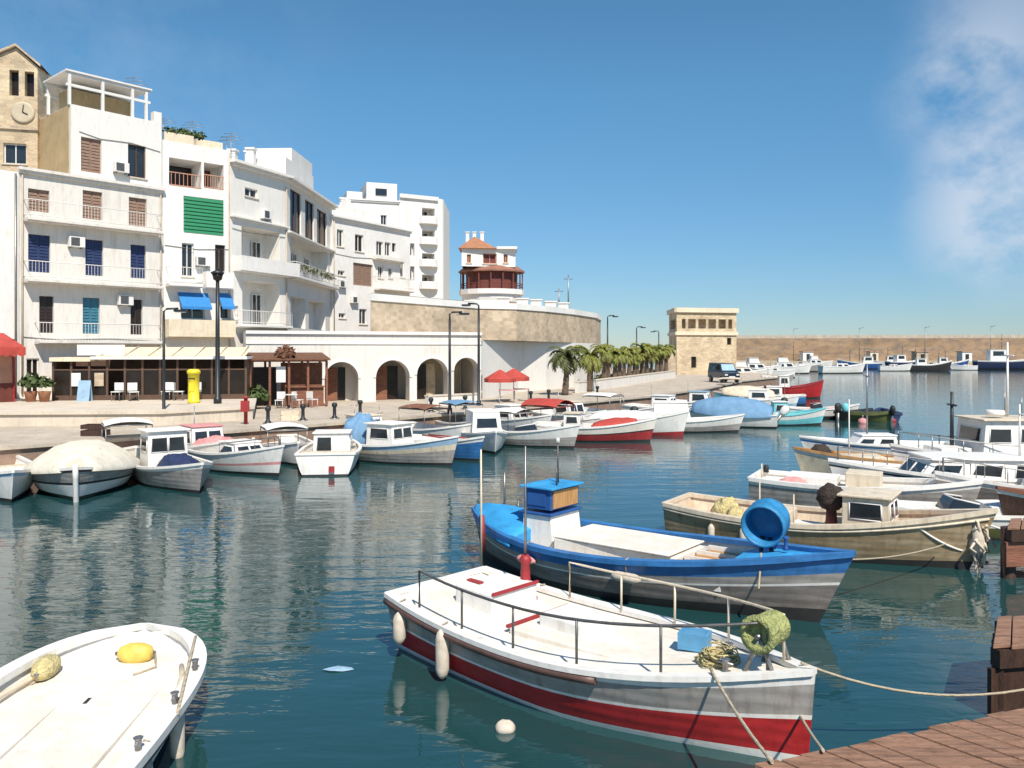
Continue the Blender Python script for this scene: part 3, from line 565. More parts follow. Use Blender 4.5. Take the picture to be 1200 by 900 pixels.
b = MB(); wH.box(b, spans[0][0]-1, wH.L-.1, QZ+.005, zH-.2, -4.4, -4.3); b.build('back_wall', 'cream', r, r.location)
b = MB(); wH.box(b, 0, wH.L, zH-.16, zH+.02, .003, .14); wH.box(b, 0, wH.L, zH-.75, zH-.62, .003, .06); b.build('coping', 'plaster3', r, r.location)
for i, (u0, u1, zs) in enumerate(spans):
    b = MB(); um, rr = (u0+u1)/2, (u1-u0)/2+.16; n_ = 18
    ot = [(um-rr*math.cos(math.pi*j/n_), zs+rr*math.sin(math.pi*j/n_)) for j in range(n_+1)]; it = [(um-(rr-.16)*math.cos(math.pi*j/n_), zs+(rr-.16)*math.sin(math.pi*j/n_)) for j in range(n_+1)]
    for j in range(n_): b.poly([wH.p(*it[j], .05), wH.p(*it[j+1], .05), wH.p(*ot[j+1], .05), wH.p(*ot[j], .05)]); b.poly([wH.p(*ot[j], .05), wH.p(*ot[j+1], .05), wH.p(*ot[j+1], .003), wH.p(*ot[j], .003)])
    b.build('arch_surround', 'plaster3', r, r.location)
    b = MB()
    for a, c, kd in ((u0+.05, um-.05, 0), (um+.05, u1-.35, 1)): wH.box(b, a, c, QZ+.01, zs+rr*.55, -dp-.5-.3*kd, -dp-.4-.3*kd, kd)
    if i < 3: b.build('screen', ['rust_wood', 'glass_warm'] if i != 2 else ['glass_warm', 'stone'], r, r.location)
# upper terrace and bastion
zT = 7.15
wI = Wall(P(434, 50.6).to_2d(), P(560, 60.2).to_2d())
bp_ = [wI.A, wI.B, P(580, 60.8).to_2d(), P(605, 61.5).to_2d(), P(640, 65).to_2d(), P(672, 70).to_2d(), P(698, 77).to_2d(), P(704, 84).to_2d(), P(690, 95).to_2d(), P(520, 106).to_2d(), Vector((wI.A.x, 106))]
r = thing('bastion', 'rounded bastion with a stone upper band and white lower wall', 'fort wall', ((bp_[3].x, bp_[3].y+3, QZ)))
zM = 4.75
b = MB(); volume(b, [Vector((F1.x+.05, F1.y+.4)), P(582, 58.6).to_2d()]+bp_[3:9], QZ-.02, zM); b.build('lower_wall', 'plaster', r, r.location)
b = MB(); volume(b, bp_, zM+.003, zT); b.build('upper_wall', 'stone_pale', r, r.location)
s0_ = wH.p(wH.hit(400, 380)[0], 0, -4.52); s1_ = wH.p(wH.L-.02, 0, -4.52); b = MB(); b.prism([(s0_.x, s0_.y), (s1_.x, s1_.y), (bp_[1].x, bp_[1].y+.3), (bp_[0].x, bp_[0].y+.3), (s0_.x, bp_[0].y+.3)], QZ, zM-.02); b.build('core', 'plaster2', r, r.location)
b = MB(); ch = bp_[:9]
for i in range(8): q = Wall(ch[i], ch[i+1]); q.box(b, 0, q.L, zT-.02, zT+.42, -.3, .08+.004*i)
b.build('parapet', 'plaster3', r, r.location)
b = MB(); wI.box(b, .3, wI.L-.3, zT+.42, zT+.47, -.2, -.1); b.build('rail_bar', 'steel', r, r.location)
for px, D in ((612, 58), (628, 59.5), (645, 62), (660, 64), (590, 57)): 
    b = MB(); q = P(px, D+9, zT); b.box(q+Vector((0, 0, .55)), (.9, .7, 1.1)); b.box(q+Vector((0, 0, 1.12)), (1.05, .85, .1)); tag(b.build('roof_kiosk', 'plaster3', None, q), 'small white block seen over the bastion parapet', 'roof block', 'white blocks behind the bastion parapet')

# --- round pavilion house on top
r = thing('pavilion_house', 'flared pavilion house with dark red terrace and terracotta pyramid roof above the bastion', 'house', P(575, 67, zT))
D_ = 67
def zz(py): return EYE-(py-HZ)/F*D_
cx = (575-600)/F*D_; cy = D_+3
def octo(rx, ry, n_=16, ox=0): return [(cx+ox+rx*math.cos(6.2832*i/n_), cy+ry*math.sin(6.2832*i/n_)) for i in range(n_)]
def flare(mb, ps, m=0):
    rings = [mb.add([(x, y, z) for x, y in octo(rx, rx*.85)]) for rx, z in ps]
    for a, c in zip(rings, rings[1:]):
        for i in range(16): mb.face((a[i], a[(i+1) % 16], c[(i+1) % 16], c[i]), m, False)
    mb.face(rings[-1], m); mb.face(rings[0][::-1], m)
b = MB(); flare(b, [(1.7, zT), (1.75, zz(358)), (2.45, zz(352)), (2.55, zz(344)), (2.75, zz(343)), (2.75, zz(337))]); b.build('balcony_base', 'plaster3', r, r.location)
b = MB(); flare(b, [(2.15, zz(337)+.002), (2.2, zz(314))]); b.build('terrace_room', 'dark_red', r, r.location)
b = MB()
for i in range(16): x, y = octo(2.6, 2.2)[i]; b.bx(x-.05, x+.05, y-.05, y+.05, zz(337)+.003, zz(315))
for zr in (zz(330), zz(333)):
    o2 = octo(2.62, 2.22); b.tube([(x, y, zr) for x, y in o2+[o2[0]]], .03, 4)
b.build('railing', 'dark_red', r, r.location)
b = MB(); flare(b, [(2.8, zz(316)), (2.8, zz(314)), (2.2, zz(308))]); b.build('eaves', 'terra_dark', r, r.location)
wJ = Wall(P(541, 67.6), P(604, 68.4)); b = MB(); volume(b, [wJ.A, wJ.B, wJ.B+Vector((0, 3)), wJ.A+Vector((0, 3))], zz(311), zz(290), {0: [wJ.rect((547, 298, 552, 308))+(.2,), wJ.rect((566, 297, 582, 309))+(.3,), wJ.rect((590, 298, 595, 308))+(.2,)]}); b.build('upper_wall', 'plaster', r, r.location)
for q in ((547, 298, 552, 308), (566, 297, 582, 309), (590, 298, 595, 308)): window(r, wJ, wJ.rect(q)+(.2,), 'dark_red', 'terra_plain')
q0 = P(537, 67.3, zz(290)+.003); q1 = P(582, 67.6, zz(290)+.003); rf = [q0, q1, q1+Vector((0, 3.4, 0)), q0+Vector((0, 3.4, 0))]; ap = P(556, 69, zz(273)); b = MB()
for i in range(4): b.poly([rf[i], rf[(i+1) % 4], ap])
b.poly(rf[::-1]); b.build('roof', 'terracotta', r, r.location)
b = MB(); q2 = P(606, 68, zz(290)); b.bx(q1.x, q2.x, 67.9, 71, zz(290)+.004, zz(287)); b.build('roof_terrace', 'plaster3', r, r.location)
for px in (548, 556, 565):
    b = MB(); q = P(px, 69.3, zz(281)); b.bx(q.x-.14, q.x+.14, q.y-.14, q.y+.14, q.z, zz(268)); b.bx(q.x-.2, q.x+.2, q.y-.2, q.y+.2, zz(268), zz(267)); b.build('chimney', 'plaster3', r, r.location)
b = MB(); q = P(563, 66, zT+.4); b.bx(q.x-1.3, q.x+1.9, q.y-.3, q.y+.5, zT, zT+.95); b.build('porch_wall', 'plaster3', r, r.location)
b = MB(); q = P(580, 65.5, zT); b.bx(q.x-.45, q.x+.45, 66.9, 68.2, zT+.1, zz(352)-.02); b.build('doorway', 'glass_warm', r, r.location)

# --- square stone tower at the end of the quay
W0 = P(793, 108).to_2d(); W1 = P(863, 110).to_2d(); wW = Wall(W0, W1)
r = thing('harbour_tower', 'square golden stone tower with a white banded loggia top at the end of the quay', 'tower', wW.p(wW.L/2, QZ, -4))
zW = wW.hit(830, 365)[1]; zb = wW.hit(830, 391)[1]
wo = [wW.rect((799, 374, 858, 385))+(1.2,), wW.rect((852, 396, 857, 404))+(.4,), wW.rect((810, 418, 816, 431))+(.4,)]
bkq = [W0, W1, W1+Vector((-1.5, 9)), P(784, 116).to_2d()]
wl3 = Wall(bkq[3], bkq[0])
b = MB(); volume(b, bkq, QZ-.02, zW, {0: wo, 3: [(1.5, wl3.L-1.2, wo[0][2], wo[0][3], 1.2)]}); b.build('wall', 'stone', r, r.location)
b = MB()
for q in (wW, wl3): q.box(b, -.15, q.L+.15, zb-.2, zb+.25, .003, .2 if q is wW else .197); q.box(b, -.2, q.L+.2, zW-.15, zW+.45, .003, .3 if q is wW else .297)
b.build('string_course', 'cream', r, r.location)
for i in range(5): b = MB(); u = wo[0][0]+(wo[0][1]-wo[0][0])*(i+.5)/5; wW.box(b, u-.18, u+.18, wo[0][2], wo[0][3], -.35, -.01); b.build('loggia_pier', 'stone_pale', r, r.location)
for o_ in wo[1:]:
    b = MB(); wW.box(b, o_[0]+.02, o_[1]-.02, o_[2]+.02, o_[3]-.02, -.36, -.3); b.build('window', 'glass_warm', r, r.location)
b = MB(); b.poly([wW.p(-.02, QZ), wW.p(.5, QZ, -.01), wW.p(.5, QZ+5.5, -.01), wW.p(-.02, QZ+5.5)]); q0 = wl3.p(wl3.L, QZ); 
b.prism([(W0.x-1.6, W0.y+.6), (W0.x, W0.y+.1), (W0.x, W0.y+1.3), (W0.x-1.5, W0.y+1.6)], QZ, QZ+3.2); b.build('buttress', 'stone_pale', r, r.location)

# --- breakwater
r = thing('breakwater', 'long ochre stone breakwater wall closing the harbour', 'sea wall', (90, 246, 0))
b = MB(); b.prism([(62, 243), (330, 214), (336, 262), (62, 262)], -.5, 1.3); b.build('lower_quay', 'stone_pale', r, r.location)
q = Wall(Vector((60, 249)), Vector((335, 221))); b = MB()
zs = [1.3, 3.2, 5.5, 7.9]; of = [0, -.5, -1.1, -1.6]; us = [i*q.L/70 for i in range(71)]; rr = random.Random(3)
rows = [b.add([q.p(u, z+(rr.uniform(-.25, .25) if 0 < j < 3 else 0), o_+rr.uniform(-.4, .4)) for u in us]) for j, (z, o_) in enumerate(zip(zs, of))]
for a, c in zip(rows, rows[1:]):
    for i in range(70): b.face((a[i], a[i+1], c[i+1], c[i]))
tp = b.add([q.p(u, 7.9, -12) for u in us])
for i in range(70): b.face((rows[-1][i], rows[-1][i+1], tp[i+1], tp[i]))
b.poly([q.p(0, 0), q.p(0, 1.3), q.p(0, 7.9, -1.6), q.p(0, 7.9, -12), q.p(0, 0, -12)]); b.build('stone_face', 'stone_far', r, r.location)
b = MB(); q.box(b, 0, q.L, 7.95, 8.9, -4.5, -2.2); b.build('crest_wall', 'concrete', r, r.location)
for i in range(4):
    px = 930+i*77; D = 244-i*8; b = MB(); q_ = P(px, D-3, 1.3); b.tube([q_, q_+Vector((0, 0, 9.3))], [.10, .06], 5); b.tube([q_+Vector((0, 0, 9.2)), q_+Vector((1.2, 0, 9.5))], .07, 4)
    o = b.build('harbour_lamp', 'steel', None, q_); tag(o, 'thin grey lamp post on the far breakwater quay', 'lamp post', 'lamp posts along the breakwater')
for i, (px, wd, col) in enumerate(((945, 9, 'plaster3'), (1022, 7, 'cream'), (1078, 10, 'stone_pale'), (1130, 8, 'plaster3'))):
    D = 243-i*4; q_ = P(px, D, 1.3); t_ = thing('harbour_shed', ['white low shed on the far quay behind the yachts', 'cream low shed in the middle of the far quay', 'stone coloured shed on the far quay near the masts', 'white low shed near the right end of the far quay'][i], 'shed', q_)
    b = MB(); b.bx(-wd/6, wd/6, -1.5, 1.5, 0, 2.6); b.build('wall', col, t_); b = MB(); b.prism([(-wd/6-.2, -1.7), (wd/6+.2, -1.7), (wd/6+.2, 1.7), (-wd/6-.2, 1.7)], 2.602, 2.8); b.build('roof', 'terra_plain', t_)
    b = MB(); b.bx(-.5, .5, -1.53, -1.503, .05, 2.0); b.build('door', 'sh_dark', t_)
# ------------------------------------------------------------------ cafes, lamps, trees and street furniture
wK = Wall(P(62, 40.4), P(288, 42.0))
r = thing('glazed_terrace', 'long dark glazed restaurant terrace under a white flat awning on the promenade', 'restaurant', wK.p(wK.L/2, PZ, -.8))
zt = wK.hit(180, 421)[1]
b = MB()
nb = 11
for j in range(nb+1):
    u = wK.L*j/nb; wK.box(b, u-.05, u+.05, PZ, zt-.02, -.1, 0)
wK.box(b, 0, wK.L, PZ, PZ+.25, -.08, -.012); wK.box(b, 0, wK.L, zt-.55, zt-.48, -.08, -.012)
b.build('frame', 'frame_brown', r, r.location)
for j in range(nb):
    u = wK.L*j/nb
    if j in (3, 7): continue
    b = MB(); wK.box(b, u+.052, u+wK.L/nb-.052, PZ+.252, zt-.55, -.06, -.045); b.build('glass_panel', 'glass_warm', r, r.location)
b = MB(); wK.box(b, 0, wK.L, PZ, zt, -3.1, -3.0); wK.box(b, .01, .1, PZ, zt, -3, -.12); wK.box(b, wK.L-.1, wK.L-.01, PZ, zt, -3, -.12); b.build('back_wall', 'frame_brown', r, r.location)
b = MB()
def slab(u0, u1, z0, z1, o0, o1): wK.box(b, u0, u1, z0, z1, o0, o1)
slab(1.8, wK.L+.1, zt, zt+.14, -3.1, .35); b.build('awning', 'awn_white', r, r.location)
b = MB(); q = [wK.p(2, zt+.15, .25), wK.p(wK.L, zt+.15, .25), wK.p(wK.L, zt+.62, -2.6), wK.p(2, zt+.62, -2.6)]; b.poly(q)
for j in range(7):
    u = 2.2+j*(wK.L-2.4)/6; b.tube([wK.p(u, zt+.19, .2), wK.p(u, zt+.68, -2.6)], .035, 4)
b.build('awning_slope', 'cream', r, r.location)
b = MB(); slab(-.1, 1.75, zt-.1, zt+.1, -2.6, .2); b.build('porch_roof', 'cream', r, r.location)
b = MB(); slab(1.0, 3.2, zt+.2, zt+.72, -.4, -.3); b.build('white_board', 'awn_white', r, r.location)
for u in (.85, 1.9):
    b = MB(); slab(u, u+.42, PZ+.7, PZ+1.35, .01, .05); b.build('menu_board', 'frame_white' if u < 1 else 'stone_pale', r, r.location)
def chair_proto(label, cat, m, m2, loc, group):
    t_ = thing('cafe_chair', label, cat, loc, 0, group); b = MB(); b.bx(-.22, .22, -.22, .22, .42, .46); b.build('seat', m, t_)
    b = MB(); b.bx(-.22, .22, .19, .23, .5, .88); b.build('backrest', m, t_)
    for x in (-.19, .19):
        for y in (-.19, .21): b = MB(); b.tube([(x, y, 0), (x, y, .42 if y < 0 else .88)], .018, 4); b.build('leg', m2, t_)
    return t_
ch0 = None
for i, u in enumerate((3.1, 3.9, 5.4, 6.0, 6.7)):
    q = wK.p(u, PZ, .6+.25*(i % 2))
    if ch0 is None: ch0 = chair_proto('white cafe chair in front of the dark glazed terrace', 'chair', 'frame_white', 'steel', q, 'white chairs outside the glazed terrace')
    else: dup(ch0, q, rnd.uniform(-.5, 3))
q = wK.p(1.6, PZ, .5); t_ = thing('sandwich_board', 'small white folding sign board standing by the left end of the glazed terrace', 'sign', q)
b = MB(); b.poly([(-.3, -.2, 0), (.3, -.2, 0), (.3, 0, 1), (-.3, 0, 1)]); b.poly([(.3, .2, 0), (-.3, .2, 0), (-.3, 0, 1), (.3, 0, 1)]); b.build('panel', 'blue_pale', t_)
b = MB(); b.bx(-.02, .02, -.19, .19, .18, .2); b.build('strut', 'steel', t_)
for i, px in enumerate((36, 52)):
    q = P(px, 39.6, PZ); t_ = thing('potted_plant', ['bushy plant in a terracotta pot near the red awning', 'smaller potted bush against the glazed terrace end'][i], 'potted plant', q); b = MB(); b.lathe([(.2, 0), (.28, .45), (.3, .5), (.26, .5)], n=12); b.build('pot', 'terracotta', t_)
    b = MB(); plant_mb(b, (0, 0, .75), .55-.1*i, 160, 20+i); b.build('foliage', 'leaf', t_)
# yellow pillar
q = P(227, 38.6, PZ); t_ = thing('pillar_box', 'tall bright yellow pillar box on the promenade', 'pillar box', q)
b = MB(); b.lathe([(.28, 0), (.28, .12), (.25, .14), (.25, 1.35), (.30, 1.37), (.30, 1.5), (.2, 1.58)], n=20); b.build('body', 'yellow', t_)
b = MB(); b.bx(-.16, .16, -.262, -.24, 1.12, 1.17); b.build('slot', 'rubber', t_); b = MB(); b.bx(-.12, .12, -.262, -.24, .55, .95); b.build('collection_door', 'yellow', t_)
# rustic bar
wL = Wall(P(292, 43.6), P(384, 45.2)); r = thing('rustic_bar', 'rust brown timber and reed beach bar beside the first arch', 'bar', wL.p(wL.L/2, QZ, -.8)); zt2 = wL.hit(340, 424)[1]
b = MB()
for j in range(5): u = .05+(wL.L-.1)*j/4; wL.box(b, u-.06, u+.06, QZ, zt2, -.12, 0); wL.box(b, u-.06, u+.06, QZ, zt2, -2.2, -2.08)
wL.box(b, 0, wL.L, zt2, zt2+.14, -.12, .02); wL.box(b, 0, wL.L, zt2, zt2+.14, -2.22, -2.08); b.build('frame', 'rust_wood', r, r.location)
b = MB(); q = [wL.p(-.2, zt2+.16, .3), wL.p(wL.L+.1, zt2+.16, .3), wL.p(wL.L+.1, zt2+.5, -2.3), wL.p(-.2, zt2+.5, -2.3)]; b.poly(q); b.poly([x-Vector((0, 0, .08)) for x in q[::-1]]); b.poly([q[0], q[1], q[1]-Vector((0, 0, .08)), q[0]-Vector((0, 0, .08))]); b.build('reed_roof', 'bamboo', r, r.location)
b = MB(); wL.box(b, wL.L*.42, wL.L-.15, QZ+.05, zt2-.05, -.9, -.82); b.build('reed_screen', 'bamboo', r, r.location)
b = MB(); wL.box(b, wL.L*.5, wL.L-.15, QZ, QZ+1.05, -.5, -.35); wL.box(b, wL.L*.48, wL.L-.1, QZ+1.052, QZ+1.12, -.75, -.2); b.build('counter', 'rust_wood', r, r.location)
b = MB(); wL.box(b, 0, wL.L*.4, QZ+.05, zt2-.3, -2.05, -1.95); b.build('back_wall', 'sh_dark', r, r.location)
b = MB(); wL.box(b, wL.L*.34, wL.L*.46, QZ+1.35, QZ+2.2, -.14, -.125); b.build('notice_board', 'frame_white', r, r.location)
b = MB(); plant_mb(b, wL.p(.3, QZ+.5, .4), .7, 220, 5); tag(b.build('shrub', 'leaf', None, wL.p(.3, QZ, .4)), 'green shrub at the left corner of the rust brown bar', 'shrub')
b = MB(); plant_mb(b, wL.p(1.9, zt2+.25, -.3), .6, 240, 6); tag(b.build('climber', 'bamboo', None, wL.p(1.9, zt2, -.3)), 'dry brown creeper on the reed roof of the beach bar', 'creeper')
ch1 = None
for i, (u, o_) in enumerate(((1.5, .6), (2.4, .7), (3.2, .5))):
    q = wL.p(u, QZ, o_)
    if ch1 is None: ch1 = chair_proto('white cafe chair in front of the rust brown bar', 'chair', 'frame_white', 'frame_white', q, 'white chairs outside the rustic bar')
    else: dup(ch1, q, i*1.3)
q = wL.p(2.0, QZ, .9); t_ = thing('cafe_table', 'small white round table outside the rust brown bar', 'table', q); b = MB(); b.lathe([(.38, .72), (.38, .75)], n=16); b.build('tabletop', 'frame_white', t_)
b = MB(); b.lathe([(.22, 0), (.22, .03), (.03, .05), (.03, .719)], n=10); b.build('pedestal', 'steel', t_)
# parasols
def parasol(px, D, label, m, gz=QZ, h=2.6, rad=1.25, group=None):
    q = P(px, D, gz); t_ = thing('parasol', label, 'parasol', q, 0, group); b = MB(); b.tube([(0, 0, 0), (0, 0, h)], .03, 6); b.build('pole', 'frame_white', t_)
    b = MB(); n_ = 8; ps = [(rad*math.cos(6.2832*i/n_), rad*math.sin(6.2832*i/n_), h-.55) for i in range(n_)]; ap = (0, 0, h)
    for i in range(n_): a, c = ps[i], ps[(i+1) % n_]; b.poly([a, c, ap]); b.poly([a, (a[0], a[1], a[2]-.22), (c[0], c[1], c[2]-.22), c])
    b.build('canopy', m, t_); b = MB(); b.lathe([(.3, 0), (.3, .08), (.06, .12)], n=12); b.build('base', 'concrete', t_)
parasol(586, 49.3, 'red parasol standing left of its twin before the white bastion', 'awn_red', h=1.95, rad=.95); parasol(602, 50.2, 'red parasol standing right of its twin before the white bastion', 'awn_red', h=2.0, rad=.95)
# awning tables under parasols
for i, (px, D) in enumerate(((594, 48.9), (611, 50.4))):
    t_ = thing('cafe_table', ['pink clothed table below the pair of red parasols, nearer the arches', 'pink clothed table below the pair of red parasols, nearer the palm'][i], 'table', P(px, D, QZ)); b = MB(); b.bx(-.5, .5, -.4, .4, .7, .74); b.build('tabletop', 'pink', t_)
    for x in (-.42, .42): b = MB(); b.bx(x-.03, x+.03, -.3, .3, 0, .698); b.build('leg', 'steel', t_)
# lamps
def lamp(px, D, gz, ytop, label, kind, r_=.06):
    q = P(px, D, gz); h = EYE-(ytop-HZ)/F*D-gz; t_ = thing('street_lamp', label, 'street lamp', q)
    b = MB(); b.lathe([(r_*2.2, 0), (r_*2.2, .25), (r_*1.4, .3), (r_*1.2, h*.5), (r_, h*.93)], n=10); b.build('post', 'dark_metal', t_)
    if kind == 'lantern':
        b = MB(); b.lathe([(r_, h*.93-.02), (.2, h*.93+.05), (.26, h*.93+.3), (.2, h-.12)], n=8); b.build('lantern', 'glass_warm', t_); b = MB(); b.lathe([(.3, h-.12), (.32, h-.05), (.1, h+.05), (.02, h+.2)], n=8); b.build('cap', 'dark_metal', t_)
    else:
        s_ = 1 if kind == 'right' else -1; b = MB(); b.tube([(0, 0, h*.92), (0, 0, h-.1), (.12*s_, 0, h), (.6*s_, 0, h+.02)], r_*.9, 6); b.build('arm', 'dark_metal', t_)
        b = MB(); b.bx(min(.45*s_, .95*s_), max(.45*s_, .95*s_), -.12, .12, h-.12, h-.03); b.build('lamp_head', 'dark_metal', t_)
        b = MB(); b.bx(min(.5*s_, .9*s_), max(.5*s_, .9*s_), -.1, .1, h-.15, h-.122); b.build('lens', 'lampglass', t_)
lamp(255, 38.2, PZ, 318, 'tall thick dark lantern post in front of the blue awnings', 'lantern', .085)
lamp(192, 34.6, QZ, 362, 'slim dark post at the promenade edge before the blue shuttered house', 'right', .05)
lamp(527, 40, QZ, 366, 'dark lamp with arm bent right at the third arch', 'right', .055)
lamp(561, 46, QZ, 356, 'dark lamp with arm bent left at the end of the arcade', 'left', .06)
lamp(712, 74, QZ, 370, 'thin lamp post rising beyond the bastion corner', 'right', .06)
lamp(746, 88, QZ, 383, 'distant lamp post over the palms, nearer the bastion', 'right', .06)
lamp(772, 98, QZ, 388, 'distant lamp post over the palms, nearer the stone tower', 'left', .06)
for px, yt, l in ((666, 322, 'tall flag mast standing on the bastion roof'), (655, 338, 'short mast left of the flag mast on the bastion roof')):
    q = P(px, 76, zT); t_ = thing('mast', l, 'mast', q); h = EYE-(yt-HZ)/F*76-zT; b = MB(); b.tube([(0, 0, 0), (0, 0, h)], [.09, .05], 6); b.build('pole', 'steel', t_); b = MB(); b.box((0, 0, .15), (.5, .5, .3)); b.build('base', 'plaster3', t_)
    b = MB(); b.tube([(-.4, 0, h*.9), (.4, 0, h*.9)], .03, 4); b.build('crossbar', 'steel', t_)
# palms
def palm_proto(h, n_, L_, m, label, seed):
    q = random.Random(seed); t_ = thing('palm_tree', label, 'palm tree', (0, 0, 0)); b = MB(); pts = []; rs = []
    for i in range(13): f_ = i/12; pts.append((.14*math.sin(f_*2), .05*f_, h*f_)); rs.append((.26-.1*f_)*(1.12 if i % 2 else 1))
    b.tube(pts, rs, 9); b.build('trunk', 'bark', t_); b = MB(); top = Vector(pts[-1])
    for i in range(n_):
        az = q.uniform(0, 6.283); el = q.uniform(-.35, 1.25); l = L_*q.uniform(.8, 1.1); d = Vector((math.cos(az), math.sin(az), 0)); p_ = top.copy(); e = el; prev = None
        for j in range(9):
            nxt = p_+(d*math.cos(e)+Vector((0, 0, math.sin(e))))*l/9; e -= .15+.025*j
            s_ = d.cross(Vector((0, 0, 1))); wd = .55*math.sin(math.pi*(j+1.2)/10.4)*l/2.2
            for sg in (-1, 1):
                tip = (p_+nxt)/2+s_*sg*wd+(nxt-p_)*.9-Vector((0, 0, wd*q.uniform(.3, .7))); b.poly([p_, nxt, tip])
                tip = nxt+s_*sg*wd*.95+(nxt-p_)*.8-Vector((0, 0, wd*q.uniform(.25, .8))); b.poly([(p_+nxt)/2, nxt+(nxt-p_)*.3, tip])
            p_ = nxt
    b.build('fronds', m, t_); b = MB()
    for i in range(24): 
        az = q.uniform(0, 6.283); b.poly([top+Vector((math.cos(az)*.2, math.sin(az)*.2, -.1)), top+Vector((math.cos(az+.3)*.25, math.sin(az+.3)*.25, -.2)), top+Vector((math.cos(az)*.5, math.sin(az)*.5, -1-q.random()*.6))])
    b.build('dry_leaves', 'bamboo', t_); return t_
p1_ = palm_proto(3.0, 30, 1.9, 'frond_dark', 'tall palm on the quay in front of the white bastion wall', 1); p1_.location = P(662, 57, QZ); p1_.scale = (.88,)*3
p2_ = palm_proto(2.7, 28, 1.7, 'frond', 'palm just left of the dense palm row near the bastion corner', 2); p2_.location = P(690, 62, QZ)
p3_ = palm_proto(3.1, 26, 1.5, 'frond', 'leafy palm in the dense row between bastion and stone tower', 3); p3_.location = P(707, 69, QZ); p3_['group'] = 'palms in the dense row'
for i in range(13):
    px = 714+i*5.6; D = 71+i*2.4+rnd.uniform(-1, 1); o = dup(p3_, P(px, D, QZ), rnd.uniform(0, 6), None, rnd.uniform(.72, 1.15))
b = MB(); 
for i in range(26): plant_mb(b, P(700+i*3.4, 76+i*1.4, QZ+.2), .7, 20, 100+i)
tag(b.build('hedge', 'leaf', None, P(740, 80, QZ)), 'low green hedge under the dense row of palms', 'hedge')
# quay rail wall and bollards
def wallrun(pts, h, th, name, label, m, z=QZ):
    t_ = thing(name, label, 'low wall', (pts[0][0], pts[0][1], z)); b = MB(); b2 = MB()
    for i, (a, c) in enumerate(zip(pts, pts[1:])): q = Wall(a, c); q.box(b, 0, q.L, z, z+h, -th/2+i*.001, th/2); q.box(b2, -.02, q.L+.02, z+h+.001+i*.002, z+h+.08, -th/2-.04, th/2+.04)
    b.build('wall', m, t_, t_.location); b2.build('coping', 'concrete_pale', t_, t_.location)
wallrun([P(676, 60), P(735, 74), P(790, 96)], .75, .3, 'low_wall', 'low pale wall along the quay below the palms', 'plaster2')
wallrun([P(500, 45), P(560, 47.5)], .55, .3, 'low_wall', 'short pale wall in front of the right hand arches', 'plaster2')
bo = None
for i, (px, D, k_) in enumerate(((314, 34.5, 0), (355, 36, 0), (392, 37, 0), (422, 39, 0), (505, 41, 0), (545, 43, 0), (622, 48, 0), (643, 50, 0), (700, 55, 0))):
    q = P(px, D, QZ)
    if bo is None:
        bo = thing('bollard', 'dark iron bollard on the quay edge', 'bollard', q, 0, 'iron bollards along the quay'); b = MB(); b.lathe([(.13, 0), (.13, .08), (.08, .14), (.075, .5), (.12, .56), (.13, .66), (.07, .72)], n=12); b.build('post', 'dark_metal', bo); b = MB(); b.lathe([(.22, 0), (.22, .04)], n=12); b.build('base_plate', 'steel', bo)
    else: dup(bo, q)
# red life ring post
q = P(288, 34.2, QZ); t_ = thing('safety_post', 'red safety post standing on the quay before the rustic bar', 'post', q); b = MB(); b.lathe([(.08, 0), (.08, 1.05), (.12, 1.07), (.12, 1.15)], n=10); b.build('post', 'red_dull', t_); b = MB(); b.box((0, -.1, .75), (.34, .1, .45)); b.build('box', 'red_dull', t_)
# van
q = P(848, 81, QZ); t_ = thing('parked_van', 'dark blue van parked facing the harbour near the stone tower', 'van', q, R(8))
b = MB(); prof = [(-2, .45), (-2.05, .95), (-1.4, 1.08), (-.75, 1.85), (2.0, 1.9), (2.1, 1.0), (2.1, .45)]
l_ = b.add([(-.82 if z < 1.2 else -.7, y, z) for y, z in prof]); r_ = b.add([(.82 if z < 1.2 else .7, y, z) for y, z in prof])
for i in range(7): j = (i+1) % 7; b.face((l_[i], l_[j], r_[j], r_[i]))
b.face(l_[::-1]); b.face(r_); b.build('body', 'car', t_, None, .04)
b = MB(); b.poly([(-.68, -1.33, 1.19), (.68, -1.33, 1.19), (.62, -.85, 1.78), (-.62, -.85, 1.78)]); b.build('windscreen', 'blue_pale', t_)
for sx in (-1, 1):
    b = MB(); b.poly([(sx*.83, -.9, 1.2), (sx*.83, .8, 1.2), (sx*.75, .8, 1.7), (sx*.75, -.7, 1.7)]); b.build('side_window', 'glass', t_)
    b = MB(); b.box((sx*.58, -2.05, .78), (.3, .06, .16)); b.build('headlight', 'lampglass', t_)
    for y in (-1.35, 1.35): b = MB(); b.lathe([(.33, -.1), (.34, 0), (.33, .1)], (sx*.76, y, .33), 14, 0, Matrix.Rotation(R(90), 3, 'Y')); wh = b.build('wheel', 'rubber', t_); b = MB(); b.lathe([(.18, -.12), (.18, .12)], (sx*.76, y, .33), 10, 0, Matrix.Rotation(R(90), 3, 'Y')); b.build('rim', 'steel', wh)
b = MB(); b.bx(-.3, .3, -2.075, -2.052, .52, .64); b.build('number_plate', 'frame_white', t_)
